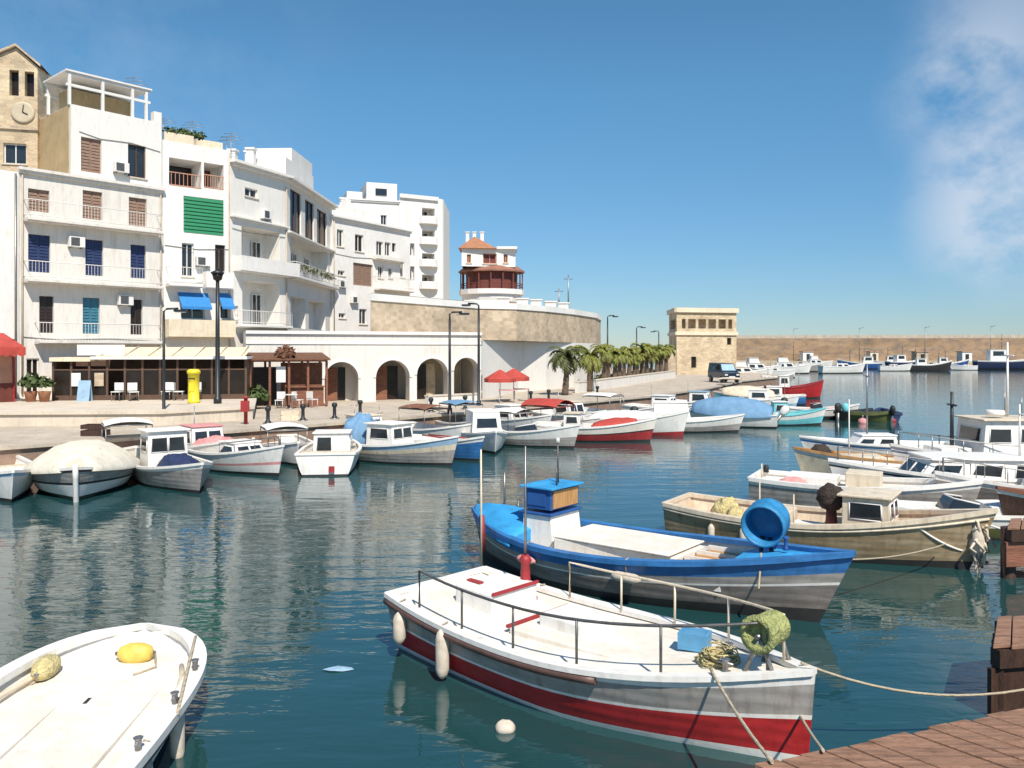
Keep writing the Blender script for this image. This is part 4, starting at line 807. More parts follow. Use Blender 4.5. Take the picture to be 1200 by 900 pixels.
# harbour crates at the quay edge
for i, (px, D, m_, l) in enumerate(((112, 29.6, 'wood_dark', 'dark wooden crate on the low quay behind the cream covered boat'), (340, 36.4, 'cream_paint', 'cream crate on the quay before the rustic bar'))):
    q = P(px, D, QZ); t_ = thing('crate', l, 'crate', q, .3*i); b = MB(); b.bx(-.4, .4, -.28, .28, 0, .06)
    for a in ((-.4, .4, -.28, -.25), (-.4, .4, .25, .28), (-.4, -.37, -.249, .249), (.37, .4, -.249, .249)): b.bx(*a, .061, .2); b.bx(*a, .25, .4)
    b.build('body', m_, t_); b = MB(); b.bx(-.44, -.4, -.08, .08, .28, .34); b.bx(.4, .44, -.08, .08, .28, .34); b.build('handle', 'rope', t_)
# ------------------------------------------------------------------ boats
class Boat:
    def __init__(s, name, label, cat, loc, head, L, B, fb=.6, bow=.35, stern=.1, tw=.75, draft=.35, rake=.3, dbl=False, tm=.42, group=None):
        s.L, s.B, s.fb, s.bow, s.stern, s.tw, s.draft, s.rake, s.dbl, s.tm = L, B, fb, bow, stern, tw, draft, rake, dbl, tm
        s.head = R(head); s.loc = Vector((loc[0], loc[1], 0)); s.root = thing(name, label, cat, s.loc, s.head, group); s.dd = .25
        s.hull_ob = None
    def W(s, p): return s.loc+Matrix.Rotation(s.head, 3, 'Z') @ Vector(p)
    def sheer(s, t): return s.fb+s.bow*max(0, (t-.4)/.6)**2+s.stern*max(0, (.4-t)/.4)**2
    def half(s, t):
        if t > s.tm: q = (t-s.tm)/(1-s.tm); h = 1-q**2.3
        else:
            q = (s.tm-t)/s.tm; h = (1-q**2.6) if s.dbl else 1-(1-s.tw)*q**2
        return max(.018, s.B/2*h)
    def t(s, x): return (x+s.L/2)/s.L
    def pt(s, t, sd, z, out=0):
        sh = s.sheer(t); v = min(1, max(0, (z+s.draft)/(sh+s.draft))); p = .24+.5*max(0, (t-.5)/.5)**1.4+(.4*max(0, (.35-t)/.35) if s.dbl else 0)
        x = -s.L/2+s.L*t+s.rake*max(-.3, z/sh)*max(0, (t-.55)/.45)**2
        if s.dbl: x -= s.rake*.5*max(-.3, z/sh)*max(0, (.4-t)/.4)**2
        return Vector((x, sd*(s.half(t)*v**p+out), z))
    def hull(s, bands, mats, n=26):
        """bands: list of (top fraction of the sheer, material index)"""
        fr = [(-1, 0), (-.25, 0), (0.0, 0)]
        prev = 0
        for top, mi in bands:
            k_ = max(1, int((top-prev)/.2)); fr += [(prev+(top-prev)*(i+1)/k_, mi) for i in range(k_)]; prev = top
        b = MB(); rows = []
        T = [0.5-.5*math.cos(math.pi*(i/n*.86+.07)) for i in range(n+1)]; a0, a1 = T[0], T[-1]; T = [(q-a0)/(a1-a0) for q in T]
        for f_, mi in fr:
            rows.append([[b.add([s.pt(q, sd, s.draft*f_ if f_ < 0 else s.sheer(q)*f_)])[0] for q in T] for sd in (-1, 1)])
        for j in range(len(fr)-1):
            mi = fr[j+1][1]
            for si in (0, 1):
                A_, B_ = rows[j][si], rows[j+1][si]
                for i in range(n):
                    f_ = (A_[i], A_[i+1], B_[i+1], B_[i]); b.face(f_ if si == 0 else f_[::-1], mi, True)
            for i, fl in ((0, 0), (n, 1)):
                q = [b.v[x].copy() for x in (rows[j][0][i], rows[j+1][0][i], rows[j+1][1][i], rows[j][1][i])]; b.poly(q if not fl else q[::-1], mi)
        s.hull_ob = b.build('hull', mats, s.root); return s.hull_ob
    def outline(s, out=0, dz=0, n=28, t0=0, t1=1): 
        T = [t0+(t1-t0)*i/n for i in range(n+1)]
        return [[s.pt(q, sd, s.sheer(q), out)+Vector((0, 0, dz)) for q in T] for sd in (-1, 1)]
    def gunwale(s, m, wd=.1, h=.05, out=.025, name='gunwale', cap=.25):
        b = MB(); n = 28
        for sd in (-1, 1):
            rows = []
            for i in range(n+1):
                q = i/n; c = s.pt(q, sd, s.sheer(q)); o_ = c+Vector((0, sd*out, 0)); ii = c-Vector((0, sd*min(wd, abs(c.y)*.98), 0))
                rows.append(b.add([o_-Vector((0, 0, h*.6)), o_+Vector((0, 0, h)), ii+Vector((0, 0, h)), ii-Vector((0, 0, h*.6))]))
            for a, c in zip(rows, rows[1:]):
                for k_ in range(4): f_ = (a[k_], a[(k_+1) % 4], c[(k_+1) % 4], c[k_]); b.face(f_)
            b.face(rows[0]); b.face(rows[-1][::-1])
        if s.dbl is False:
            a, c = s.pt(0, -1, s.sheer(0)), s.pt(0, 1, s.sheer(0)); b.bx(a.x-.03, a.x+.07, a.y, c.y, a.z-h*.5, a.z+h*.98)
        b.build(name, m, s.root)
    def deck(s, m, dz=.25, mi=None, t0=0.01, t1=.985, n=26, name='deck', camber=.03, liner=True):
        s.dd = dz; b = MB(); ra = []
        for i in range(n+1):
            q = t0+(t1-t0)*i/n; z = s.sheer(q)-dz; sh = s.sheer(q); row = []
            yl = max(.005, abs(s.pt(q, 1, sh).y)-.06); yd = max(.004, abs(s.pt(q, 1, z).y)-.06); x = s.pt(q, 1, z).x; xs = s.pt(q, 1, sh).x; yd = min(yl, yd)
            row = [(xs, -yl, sh-.005), (x, -yd, z), (x, -yd*.5, z+camber*.75), (x, 0, z+camber), (x, yd*.5, z+camber*.75), (x, yd, z), (xs, yl, sh-.005)]
            ra.append(b.add(row))
        for a, c in zip(ra, ra[1:]):
            for k_ in range(6): b.face((a[k_], c[k_], c[k_+1], a[k_+1]), 1 if k_ in (0, 5) else 0, False)
        b.face(ra[0], 1); b.face(ra[-1][::-1], 1)
        s.deck_ob = b.build(name, [m, mi or m], s.root); return s.deck_ob
    def dz(s, x): return s.sheer(s.t(x))-s.dd
    def part(s, mb, name, m, parent=None, bevel=0): return mb.build(name, m, parent or s.root, None, bevel)
    def cabin(s, x0, x1, wd, h, m='white_paint', roofm=None, z0=None, taper=.9, win=('f', 's'), over=.06, name='cabin', wm='glass', front=.1, nside=1, y0=0, wfr=(.5, .88)):
        z0 = (min(s.dz(x0), s.dz(x1))-.02) if z0 is None else z0; z1 = z0+h; b = MB(); w2 = wd/2; wt = w2*taper; fr = front
        lo = [(x0, y0-w2, z0), (x1, y0-w2, z0), (x1, y0+w2, z0), (x0, y0+w2, z0)]; hi = [(x0+.02, y0-wt, z1), (x1-fr, y0-wt, z1), (x1-fr, y0+wt, z1), (x0+.02, y0+wt, z1)]
        a, c = b.add(lo), b.add(hi)
        for i in range(4): b.face((a[i], a[(i+1) % 4], c[(i+1) % 4], c[i]))
        b.face(c); b.face(a[::-1]); cb = s.part(b, name, m, None, .015)
        b = MB(); b.bx(x0-over, x1-fr+over, y0-wt-over, y0+wt+over, z1+.002, z1+.05); s.part(b, 'cabin_roof', roofm or m, None, .015)
        lo = [Vector(q) for q in lo]; hi = [Vector(q) for q in hi]
        def pane(i, u0, u1, v0, v1):
            A_, B_, C_, D_ = lo[i], lo[(i+1) % 4], hi[(i+1) % 4], hi[i]
            def at(u, v): return (A_*(1-u)+B_*u)*(1-v)+(D_*(1-u)+C_*u)*v
            q = [at(u0, v0), at(u1, v0), at(u1, v1), at(u0, v1)]; nn = (q[1]-q[0]).cross(q[3]-q[0]).normalized(); b = MB()
            f_ = [x+nn*.006 for x in q]; g_ = [x+nn*.012+(x-sum(q, Vector())/4)*.0 for x in q]
            b.poly(g_); [b.poly([f_[j], f_[(j+1) % 4], g_[(j+1) % 4], g_[j]]) for j in range(4)]; wo_ = s.part(b, 'window', wm, cb)
            b = MB(); cc = sum(q, Vector())/4
            for j in range(4):
                p0, p1 = q[j]+nn*.008, q[(j+1) % 4]+nn*.008; b.tube([p0, p1], .016, 4)
            s.part(b, 'frame', 'frame_white' if m != 'frame_white' else 'steel', wo_)
        if 'f' in win: pane(1, .08, .48, *wfr); pane(1, .52, .92, *wfr)
        if 'F' in win: pane(1, .14, .86, *wfr)
        if 'b' in win: pane(3, .1, .5, *wfr)
        if 's' in win:
            for j in range(nside): pane(0, (j+.16)/nside, (j+.84)/nside, *wfr); pane(2, (j+.16)/nside, (j+.84)/nside, *wfr)
        return cb
    def hatch(s, x0, x1, wd, h, m='white_paint', z0=None, name='hatch', y0=0, lid=True, taper=1):
        z0 = min(s.dz(x0), s.dz(x1)) if z0 is None else z0; b = MB(); w2 = wd/2; wt = w2*taper
        a = b.add([(x0, y0-w2, z0), (x1, y0-wt, z0), (x1, y0+wt, z0), (x0, y0+w2, z0)]); c = b.add([(x0, y0-w2, z0+h), (x1, y0-wt, z0+h*.95), (x1, y0+wt, z0+h*.95), (x0, y0+w2, z0+h)])
        for i in range(4): b.face((a[i], a[(i+1) % 4], c[(i+1) % 4], c[i]))
        b.face(c); return s.part(b, name, m, None, .02)
    def strake(s, f_, m, r=.03, t0=0, t1=.99, name='rubbing_strake'):
        b = MB()
        for sd in (-1, 1): b.tube([s.pt(t0+(t1-t0)*i/24, sd, s.sheer(t0+(t1-t0)*i/24)*f_, .012) for i in range(25)], r, 6)
        s.part(b, name, m)
    def rail(s, t0, t1, sd, h, m='rail_dark', n=4, r=.018, inset=.12, name='rail', mid=False, h0=None):
        b = MB(); pts = []; T = [t0+(t1-t0)*i/16 for i in range(17)]
        def q(t, z): p_ = s.pt(t, sd, s.sheer(t)); p_.y = sd*max(0.02, abs(p_.y)-inset); p_.z += z; return p_
        pts = [q(t0, .03)]+[q(x, (h if h0 is None else h0+(h-h0)*(x-t0)/(t1-t0))) for x in T]+[q(t1, .03)]; b.tube(pts, r, 6)
        if mid: b.tube([q(x, h*.5) for x in T], r*.8, 5)
        ob = s.part(b, name, m)
        for i in range(1, n): x = t0+(t1-t0)*i/n; b = MB(); hh = h if h0 is None else h0+(h-h0)*i/n; b.tube([q(x, .02), q(x, hh)], r*.9, 6); s.part(b, 'stanchion', m, ob)
    def outboard(s, m='frame_white', up=0, y=0):
        x = s.pt(0, 1, s.sheer(0)).x-.08; z = s.sheer(0); b = MB(); rot = Matrix.Rotation(R(-up), 3, 'Y')
        def tr(q): return Vector((x, y, z))+rot @ Vector(q)
        rings = []
        for zz_, rx, ry in ((.05, .14, .1), (.2, .2, .14), (.42, .22, .15), (.55, .16, .11), (.6, .06, .05)): rings.append(b.add([tr((-.12+rx*math.cos(6.2832*i/10), ry*math.sin(6.2832*i/10), zz_)) for i in range(10)]))
        for a, c in zip(rings, rings[1:]):
            for i in range(10): b.face((a[i], a[(i+1) % 10], c[(i+1) % 10], c[i]), 0, True)
        b.face(rings[-1]); b.face(rings[0][::-1]); e = s.part(b, 'outboard_motor', m)
        b = MB(); b.tube([tr((-.12, 0, .06)), tr((-.13, 0, -.5)), tr((-.16, 0, -.95))], [.09, .07, .04], 8); b.tube([tr((.06, 0, -.75)), tr((-.36, 0, -.75))], [.03, .05], 6); s.part(b, 'motor_leg', 'steel', e)
    def tarp(s, m, t0=.03, t1=.97, h=.45, name='tarp_cover', over=.05, drop=.08, n=20, peak=.5, seed=1, ripple=.03):
        q_ = random.Random(seed); b = MB(); rows = []
        for i in range(n+1):
            t_ = t0+(t1-t0)*i/n; z = s.sheer(t_); y = abs(s.pt(t_, 1, z).y)+over; f_ = i/n; hh = h*math.sin(math.pi*min(1, max(0, f_*.92+.04)))**.45; x = s.pt(t_, 1, z).x
            row = [(x, -y, z-drop), (x, -y, z+.02)]+[(x+q_.uniform(-.01, .01), -y+2*y*j/8, z+.02+hh*(1-abs(2*j/8-1)**2.0)+q_.uniform(-ripple, ripple)) for j in range(1, 8)]+[(x, y, z+.02), (x, y, z-drop)]
            rows.append(b.add(row))
        for a, c in zip(rows, rows[1:]):
            for k_ in range(len(a)-1): b.face((a[k_], c[k_], c[k_+1], a[k_+1]), 0, True)
        b.face(rows[0]); b.face(rows[-1][::-1]); return s.part(b, name, m)
    def canopy(s, x0, x1, wd, h, m, z0=None, name='canopy', arch=.12):
        z0 = s.dz((x0+x1)/2) if z0 is None else z0; b = MB(); rows = []
        for i in range(5):
            x = x0+(x1-x0)*i/4; rows.append(b.add([(x, -wd/2+wd*j/6, z0+h-arch*abs(2*j/6-1)**2-(.05 if i in (0, 4) else 0)) for j in range(7)]))
        for a, c in zip(rows, rows[1:]):
            for k_ in range(6): b.face((a[k_], c[k_], c[k_+1], a[k_+1]), 0, True)
        b.poly([b.v[k_].copy()-Vector((0, 0, .04)) for k_ in [rows[0][0], rows[0][6], rows[4][6], rows[4][0]]]); cv = s.part(b, name, m)
        b = MB()
        for x in (x0+.06, x1-.06):
            for y in (-wd/2+.04, wd/2-.04): b.tube([(x, y, z0), (x, y, z0+h-arch-.05)], .018, 5)
        for y in (-wd/2+.04, wd/2-.04): b.tube([(x0+.06, y, z0+h-arch-.06), (x1-.06, y, z0+h-arch-.06)], .016, 5)
        for x in (x0+.06, x1-.06): b.tube([(x, -wd/2+.04, z0+h-arch-.06), (x, wd/2-.04, z0+h-arch-.06)], .016, 5)
        s.part(b, 'canopy_frame', 'steel', cv)
    def windscreen(s, x, wd, h, z0=None, rk=.25):
        z0 = s.dz(x) if z0 is None else z0; w2 = wd/2; b = MB(); q = [(x+.25, -w2*.6, z0), (x+.25, w2*.6, z0), (x+.25-rk, w2*.55, z0+h), (x+.25-rk, -w2*.55, z0+h)]; b.poly(q)
        for sd in (-1, 1): b.poly([(x+.25, sd*w2*.6, z0), (x-.4, sd*w2, z0), (x-.45, sd*w2*.9, z0+h*.8), (x+.25-rk, sd*w2*.55, z0+h)])
        ws = s.part(b, 'windscreen', 'glass'); b = MB(); b.tube([(x-.45, -w2*.9, z0+h*.8), (x+.25-rk, -w2*.55, z0+h), (x+.25-rk, w2*.55, z0+h), (x-.45, w2*.9, z0+h*.8)], .02, 5); s.part(b, 'windscreen_frame', 'frame_white', ws)
    def mast(s, x, y, h, m='steel', r=.03, spread=.3, z0=None, lampm=None):
        z0 = s.dz(x) if z0 is None else z0; b = MB(); b.tube([(x, y, z0), (x, y, z0+h)], [r, r*.6], 6)
        if spread: b.tube([(x, y-spread, z0+h*.82), (x, y+spread, z0+h*.82)], r*.5, 5)
        ob = s.part(b, 'mast', m)
        if lampm: b = MB(); b.lathe([(.025, 0), (.04, .02), (.04, .08), (.02, .1)], (x, y, z0+h), 8); s.part(b, 'mast_light', lampm, ob)
    def stem(s, m, r=.05):
        b = MB(); sh = s.sheer(1); b.tube([s.pt(1, 1, z)+Vector((.01, -s.pt(1, 1, z).y, 0)) for z in (-s.draft*.6, 0, sh*.35, sh*.7, sh+.1)], r, 6); s.part(b, 'stem_post', m)
    def bench(s, x, m, wd=None, dep=.3, dz=.28):
        t_ = s.t(x); y = abs(s.pt(t_, 1, s.sheer(t_)-.15).y)-.07; z = s.dz(x)+dz; b = MB(); b.bx(x-dep/2, x+dep/2, -y, y, z-.035, z); s.part(b, 'thwart', m)
def fender(bt, t, sd, z, label, h=.45, r=.09, m='fender', hz=False):
    q = bt.W(bt.pt(t, sd, z, r+.01)); t_ = thing('fender', label, 'fender', q, bt.head); b = MB()
    if hz: b.lathe([(r*.3, -h/2-.05), (r*.8, -h/2), (r, -h*.35), (r, h*.35), (r*.8, h/2), (r*.3, h/2+.05)], n=12, rot=Matrix.Rotation(R(90), 3, 'Y'))
    else: b.lathe([(r*.3, -h/2-.05), (r*.8, -h/2), (r, -h*.35), (r, h*.35), (r*.8, h/2), (r*.3, h/2+.05)], n=12)
    b.build('body', m, t_); b = MB(); top = bt.pt(t, sd, bt.sheer(t)+.05)-bt.pt(t, sd, z, r+.01)
    b.tube([(0, 0, h/2+.04 if not hz else r), (0, top.y*.6, top.z), (0, top.y-sd*.08, top.z+.01)], .012, 5); b.build('lanyard', 'rope', t_)
def rope(a, c, sag, label, r=.014, n=14, m='rope', group=None):
    a, c = Vector(a), Vector(c); b = MB(); b.tube([a.lerp(c, i/n)-Vector((0, 0, sag*4*(i/n)*(1-i/n))) for i in range(n+1)], r, 5); tag(b.build('mooring_rope', m, None, a), label, 'rope', group)
def at(px, py, z=0): q = G(px, py, z); return (q.x, q.y)

# ---- foreground: red and white boat
rb = Boat('fishing_boat', 'white decked fishing boat with grey and bright red hull beside the jetty', 'boat', ((-1.05+2.86)/2, (11.7+7.98)/2), math.degrees(math.atan2(7.98-11.7, 2.86+1.05)), 5.38, 2.2, .62, .30, .14, .84, .35, .07, tm=.45)
rb.hull([(.1, 1), (.5, 2), (.55, 1), (.88, 3), (1, 4)], ['algae', 'white_worn', 'red_paint', 'grey_hull', 'white_worn'])
rb.gunwale('white_worn', .12, .035, .03); rb.deck('deck_cream', .045, 'white_worn', camber=.05); rb.strake(.9, 'brown_band', .05, .0, .66)
rb.hatch(-.75, 1.55, 1.15, .11, 'deck_cream', None, 'deck_hatch', 0, taper=.72); rb.hatch(-2.0, -1.3, .85, .32, 'white_worn', None, 'engine_box', .12); rb.hatch(-.55, .1, .62, .17, 'white_worn', rb.dz(0)+.08, 'hatch_cover', .05)
b = MB(); x = -1.28; b.bx(-1.312, -1.272, -.31, .55, rb.dz(x)+.30, rb.dz(x)+.335); b.bx(-2.0, -1.75, -.1, -.02, rb.dz(x)+.325, rb.dz(x)+.345); b.bx(-.80, -.755, -.58, .58, rb.dz(-.7)+.10, rb.dz(-.7)+.135); rb.part(b, 'red_trim', 'red_dull')
b = MB(); z0 = rb.dz(-1.6); b.lathe([(.16, 0), (.17, .05), (.08, .09), (.06, .5), (.09, .55), (.05, .62)], (-1.52, .55, z0), 10); rb.part(b, 'mooring_post', 'red_dull')
rb.mast(-1.52, .55, 1.6, 'steel', .02, 0, z0+.5, None)
rb.rail(.12, .93, -1, .5, 'rail_dark', 5, .017, .12); rb.rail(.3, .93, 1, .5, 'cream_paint', 4, .016, .12)
# net hauler
b = MB(); bx_ = 2.28; z0 = rb.dz(bx_); rotx = Matrix.Rotation(R(90), 3, 'X')
for y in (-.17, .21): b.tube([(bx_-.16, y, z0), (bx_, y, z0+.4)], .022, 6); b.tube([(bx_+.16, y, z0), (bx_, y, z0+.4)], .022, 6)
b.tube([(bx_, -.24, z0+.4), (bx_, .26, z0+.4)], .025, 6); hw = rb.part(b, 'net_hauler', 'steel')
b = MB(); b.lathe([(.05, -.2), (.15, -.19), (.165, -.15), (.15, -.12), (.15, -.07), (.165, -.05), (.165, -.02), (.15, 0), (.15, .05), (.17, .08), (.17, .11), (.155, .13), (.155, .16), (.19, .19), (.19, .23), (.12, .24), (.11, .18), (.04, .18)], (bx_, .0, z0+.42), 20, 0, rotx); rb.part(b, 'drum', 'net_green', hw)
b = MB(); x = 1.45; z0 = rb.dz(x)+.05; b.crumple((x+.28, -.05, z0+.03), (.21, .19, .1), 4, amp=.3); q_ = random.Random(9)
for i in range(38):
    rr_ = q_.uniform(.08, .2); c_ = Vector((x+.28+q_.gauss(0, .05), -.05+q_.gauss(0, .05), z0+.05+q_.uniform(0, .12)*(1-rr_*2))); a0_ = q_.uniform(0, 6.28); sp = q_.uniform(2.5, 6); tx, ty = q_.uniform(-.35, .35), q_.uniform(-.35, .35)
    b.tube([c_+Vector((rr_*math.cos(a0_+sp*j/9), rr_*math.sin(a0_+sp*j/9), rr_*(tx*math.cos(a0_+sp*j/9)+ty*math.sin(a0_+sp*j/9)))) for j in range(10)], .009, 4)
o = b.build('net_heap', 'net_yellow', None, (0, 0, 0)); o.location = rb.loc; o.rotation_euler = (0, 0, rb.head); tag(o, 'heap of tangled yellow net on the red boat foredeck', 'fishing net')
t_ = thing('fish_crate', 'small blue crate on the deck of the red hulled boat', 'crate', rb.W((1.3, .24, z0)), rb.head+.3); b = MB(); b.bx(-.16, .16, -.12, .12, 0, .03)
for a in ((-.16, .16, -.12, -.1), (-.16, .16, .1, .12), (-.16, -.14, -.099, .099), (.14, .16, -.099, .099)): b.bx(*a, .031, .18)
b.build('body', 'crate_blue', t_); b = MB(); b.bx(-.15, .15, -.09, .09, .031, .1); b.build('contents', 'white_worn', t_)
for i, (x, y) in enumerate(((1.95, -.42), (1.7, .45))):
    b = MB(); z0 = rb.dz(x); b.lathe([(.05, 0), (.03, .03), (.03, .13), (.05, .16)], (x, y*.6, z0), 8); b.tube([(x-.09, y*.6, z0+.12), (x+.09, y*.6, z0+.12)], .018, 6); rb.part(b, 'cleat', 'steel')
for tt, yy in ((.86, -.2), (.80, -.38), (.83, -.3)): pass
fender(rb, .07, -1, .42, 'white fender hanging near the stern corner of the red hulled boat', .32, .085); fender(rb, .24, -1, .34, 'larger scuffed fender on the near side of the red hulled boat', .5, .085); fender(rb, .2, 1, .4, 'fender on the far side of the red hulled boat', .4, .08)
b = MB(); q = G(592, 856); b.blob((0, 0, .03), (.11, .09, .08), 0, 12, .05, 2); o = b.build('float', 'fender', None); o.location = q; tag(o, 'pale float in the water beside the red hull', 'float')
b = MB(); q = G(396, 785); n0 = random.Random(2); c0 = b.add([(0, 0, .02)])[0]; rg = [b.add([(q_*math.cos(6.2832*i/11)*(.7+.5*n0.random()), q_*.45*math.sin(6.2832*i/11)*(.6+.7*n0.random()), z_+.012*n0.random()) for i in range(11)]) for q_, z_ in ((.09, .02), (.17, .004))]
for i in range(11): b.face((c0, rg[0][i], rg[0][(i+1) % 11])); b.face((rg[0][i], rg[1][i], rg[1][(i+1) % 11], rg[0][(i+1) % 11]))
o = b.build('floating_bag', 'blue_pale', None); o.location = q; tag(o, 'pale plastic bag floating in open water left of the red boat', 'plastic bag')

# ---- foreground: blue boat
bb = Boat('fishing_boat', 'blue topped fishing boat with white cabin and bright blue stern cover', 'boat', ((-.65+4.62)/2, (16.3+12.15)/2), math.degrees(math.atan2(12.15-16.3, 4.62+.65)), 6.5, 2.45, .66, .42, .22, .75, .4, .5, True, .45)
bb.hull([(.2, 1), (.56, 2), (.6, 3), (.74, 4), (1, 5)], ['algae', 'hull_dark', 'grey_brown', 'white_worn', 'grey_hull', 'blue_paint']); bb.gunwale('blue_paint', .13, .05, .04); bb.deck('deck_cream', .42, 'white_worn', camber=.03);
# raised fore and aft decks
for t0, t1, nm, m_ in ((.80, .985, 'foredeck', 'blue_bright'), (.02, .2, 'afterdeck', 'blue_bright')):
    b = MB(); rows = []
    for i in range(9):
        q = t0+(t1-t0)*i/8; z = bb.sheer(q)-.02; p_ = bb.pt(q, 1, z); y = max(.01, p_.y-.1); rows.append(b.add([(p_.x-.05, -y*.55, z-.3), (p_.x, -y, z), (p_.x, 0, z+.05), (p_.x, y, z), (p_.x-.05, y*.55, z-.3)]))
    for a, c in zip(rows, rows[1:]):
        for k_ in range(4): b.face((a[k_], c[k_], c[k_+1], a[k_+1]))
    b.face(rows[0]); b.face(rows[-1][::-1]); bb.part(b, nm, m_)
bb.hatch(-1.130, 1.150, 1.3, .5, 'deck_cream', None, 'cabin_trunk', .05, taper=.8)
b = MB(); b.bx(-1.160, 1.100, -.6, .7, bb.dz(0)+.5, bb.dz(0)+.53); bb.part(b, 'trunk_roof', 'deck_cream', None, .015)
bb.cabin(-1.930, -1.200, .95, .84, 'white_worn', 'blue_deep', None, .95, (), .05, 'wheelhouse')
zc_ = bb.dz(-1.95)+.85
b = MB(); b.bx(-1.880, -1.280, -.48, .42, zc_+.03, zc_+.40); bb.part(b, 'upper_box', 'blue_deep', None, .015)
b = MB(); b.bx(-1.278, -1.260, -.42, .36, zc_+.06, zc_+.37); bb.part(b, 'wooden_panel', 'wood_warm')
b = MB(); b.bx(-1.940, -1.200, -.54, .48, zc_+.402, zc_+.44); bb.part(b, 'box_lid', 'blue_bright', None, .01)
b = MB(); b.bx(-1.780, -1.380, -.497, -.482, zc_+.1, zc_+.34); bb.part(b, 'side_window', 'blue_deep')
bb.mast(-1.53, .1, .75, 'rail_dark', .022, .12, zc_+.42, 'lampglass'); bb.mast(-1.38, -.15, .35, 'rail_dark', .02, .0, zc_+.42, None)
b = MB(); b.bx(1.2, 1.95, -.62, .62, bb.dz(1.5)+.02, bb.dz(1.5)+.30); bb.part(b, 'fish_box', 'wood_warm', None, .02)
for y in (-.66, -.22, .22, .66):
    b = MB(); b.bx(1.19, 1.99, y-.02, y+.02, bb.dz(1.5)+.01, bb.dz(1.5)+.36); bb.part(b, 'partition', 'white_worn')
b = MB(); x = 2.4; z0 = bb.sheer(bb.t(x))-.14
for sx in (-.14, .14): b.tube([(x+sx, .1, bb.dz(x)), (x+sx*.4, .12, z0+.35)], .035, 6)
hs = bb.part(b, 'hauler_stand', 'dark_metal')
Rm = Matrix.Rotation(R(0), 3, 'Z') @ Matrix.Rotation(R(100), 3, 'X') @ Matrix.Rotation(R(-10), 3, 'Y')
Rm = (Matrix.Rotation(-bb.head+R(-30), 3, 'Z') @ Matrix.Rotation(R(97), 3, 'X'))
b = MB(); b.lathe([(.03, -.16), (.2, -.15), (.26, -.1), (.285, .2), (.31, .25), (.335, .22), (.34, .1), (.31, .06), (.31, -.12), (.335, -.16), (.32, -.24), (.12, -.26)], (x, .1, z0+.58), 22, 0, Rm); dr = bb.part(b, 'hauler_drum', 'blue_drum', hs)
b = MB(); b.lathe([(.10, .03), (.27, .12), (.275, .125)], (x, .1, z0+.58), 22, 0, Rm); 
b = MB(); b.tube([(-2.95, .3, bb.sheer(.06)), (-2.95, .3, bb.sheer(.06)+.8)], .02, 6); bb.part(b, 'flag_staff', 'steel')
b = MB(); b.tube([(-2.4, -1.05, .15), (-2.35, -1.12, 2.25)], [.025, .015], 6); bb.part(b, 'pole', 'cream_paint')
b = MB(); b.tube([(-2.45, -.95, bb.sheer(.1)-.4), (-2.45, -.98, bb.sheer(.1)+.25)], .05, 8); bb.part(b, 'bitt', 'red_dull')
bb.tarp('blue_bright', .01, .24, .24, 'stern_cover', .03, .1, 12, seed=5, ripple=.015)
fender(bb, .60, -1, .48, 'cream fender lying along the blue boat side above the water', .42, .08, 'fender', True); fender(bb, .30, -1, .45, 'small dull fender on the blue boat below its cabin', .3, .07, 'pink', True)
b = MB(); x = 2.75; b.lathe([(.05, 0), (.03, .03), (.03, .16), (.06, .2)], (x, 0, bb.sheer(bb.t(x))+.02), 8); bb.part(b, 'mooring_bitt', 'blue_deep')
rope(bb.W((2.5, -.35, bb.sheer(.88)+.05)), bb.W((2.62, -.75, .55)), .02, 'short rope hanging from the blue bow', .018)
bb.rail(.1, .22, 1, .3, 'steel', 2, .014)

# ---- foreground: cream boat at lower left
cb = Boat('rowing_boat', 'broad cream open boat with two yellow buoys cut by the lower left corner', 'boat', (-4.32, 7.5), 94, 5.1, 2.25, .5, .12, .05, .8, .3, .12, tm=.5)
def half_round(t): return 2.25/2*(max(.0005, 1-max(0, (t-.55)/.45)**3.2))**.55 if t > .55 else 2.25/2*(1-.12*((.55-t)/.55)**2)
cb.half = half_round
cb.hull([(.15, 1), (.72, 2), (.78, 3), (1, 2)], ['algae', 'hull_dark', 'white_worn', 'brown_band']); cb.gunwale('white_worn', .15, .05, .035); cb.deck('deck_cream', .17, 'white_worn', camber=.025, t1=.975); cb.strake(.8, 'brown_band', .022)
b = MB()
for y0_, y1_ in ((.28, .2), (-.62, -.52)): b.bx(-2.3, 1.4, y0_-.03, y0_+.03, cb.dz(0)+.02, cb.dz(0)+.055)
cb.part(b, 'floor_batten', 'deck_cream')
b = MB(); b.bx(1.0, 1.18, -.02, .02, cb.dz(1)+.022, cb.dz(1)+.03); cb.part(b, 'hatch_slot', 'sh_dark')
for sd in (-1, 1):
    b = MB(); b.tube([cb.pt(.1+.75*i/14, sd, cb.sheer(.3)-.06, -.16) for i in range(15)], .03, 6); cb.part(b, 'side_bench_edge', 'cream_paint')
for (t0, sd) in ((.75, -1), (.6, -1), (.42, -1), (.72, 1)):
    b = MB(); q = cb.pt(t0, sd, cb.sheer(t0)); b.lathe([(.03, 0), (.03, .1), (.045, .12)], q-Vector((0, sd*.06, -.04)), 8); b.tube([q+Vector((-.05, -sd*.06, .12)), q+Vector((.05, -sd*.06, .12))], .014, 5); cb.part(b, 'rowlock', 'steel')
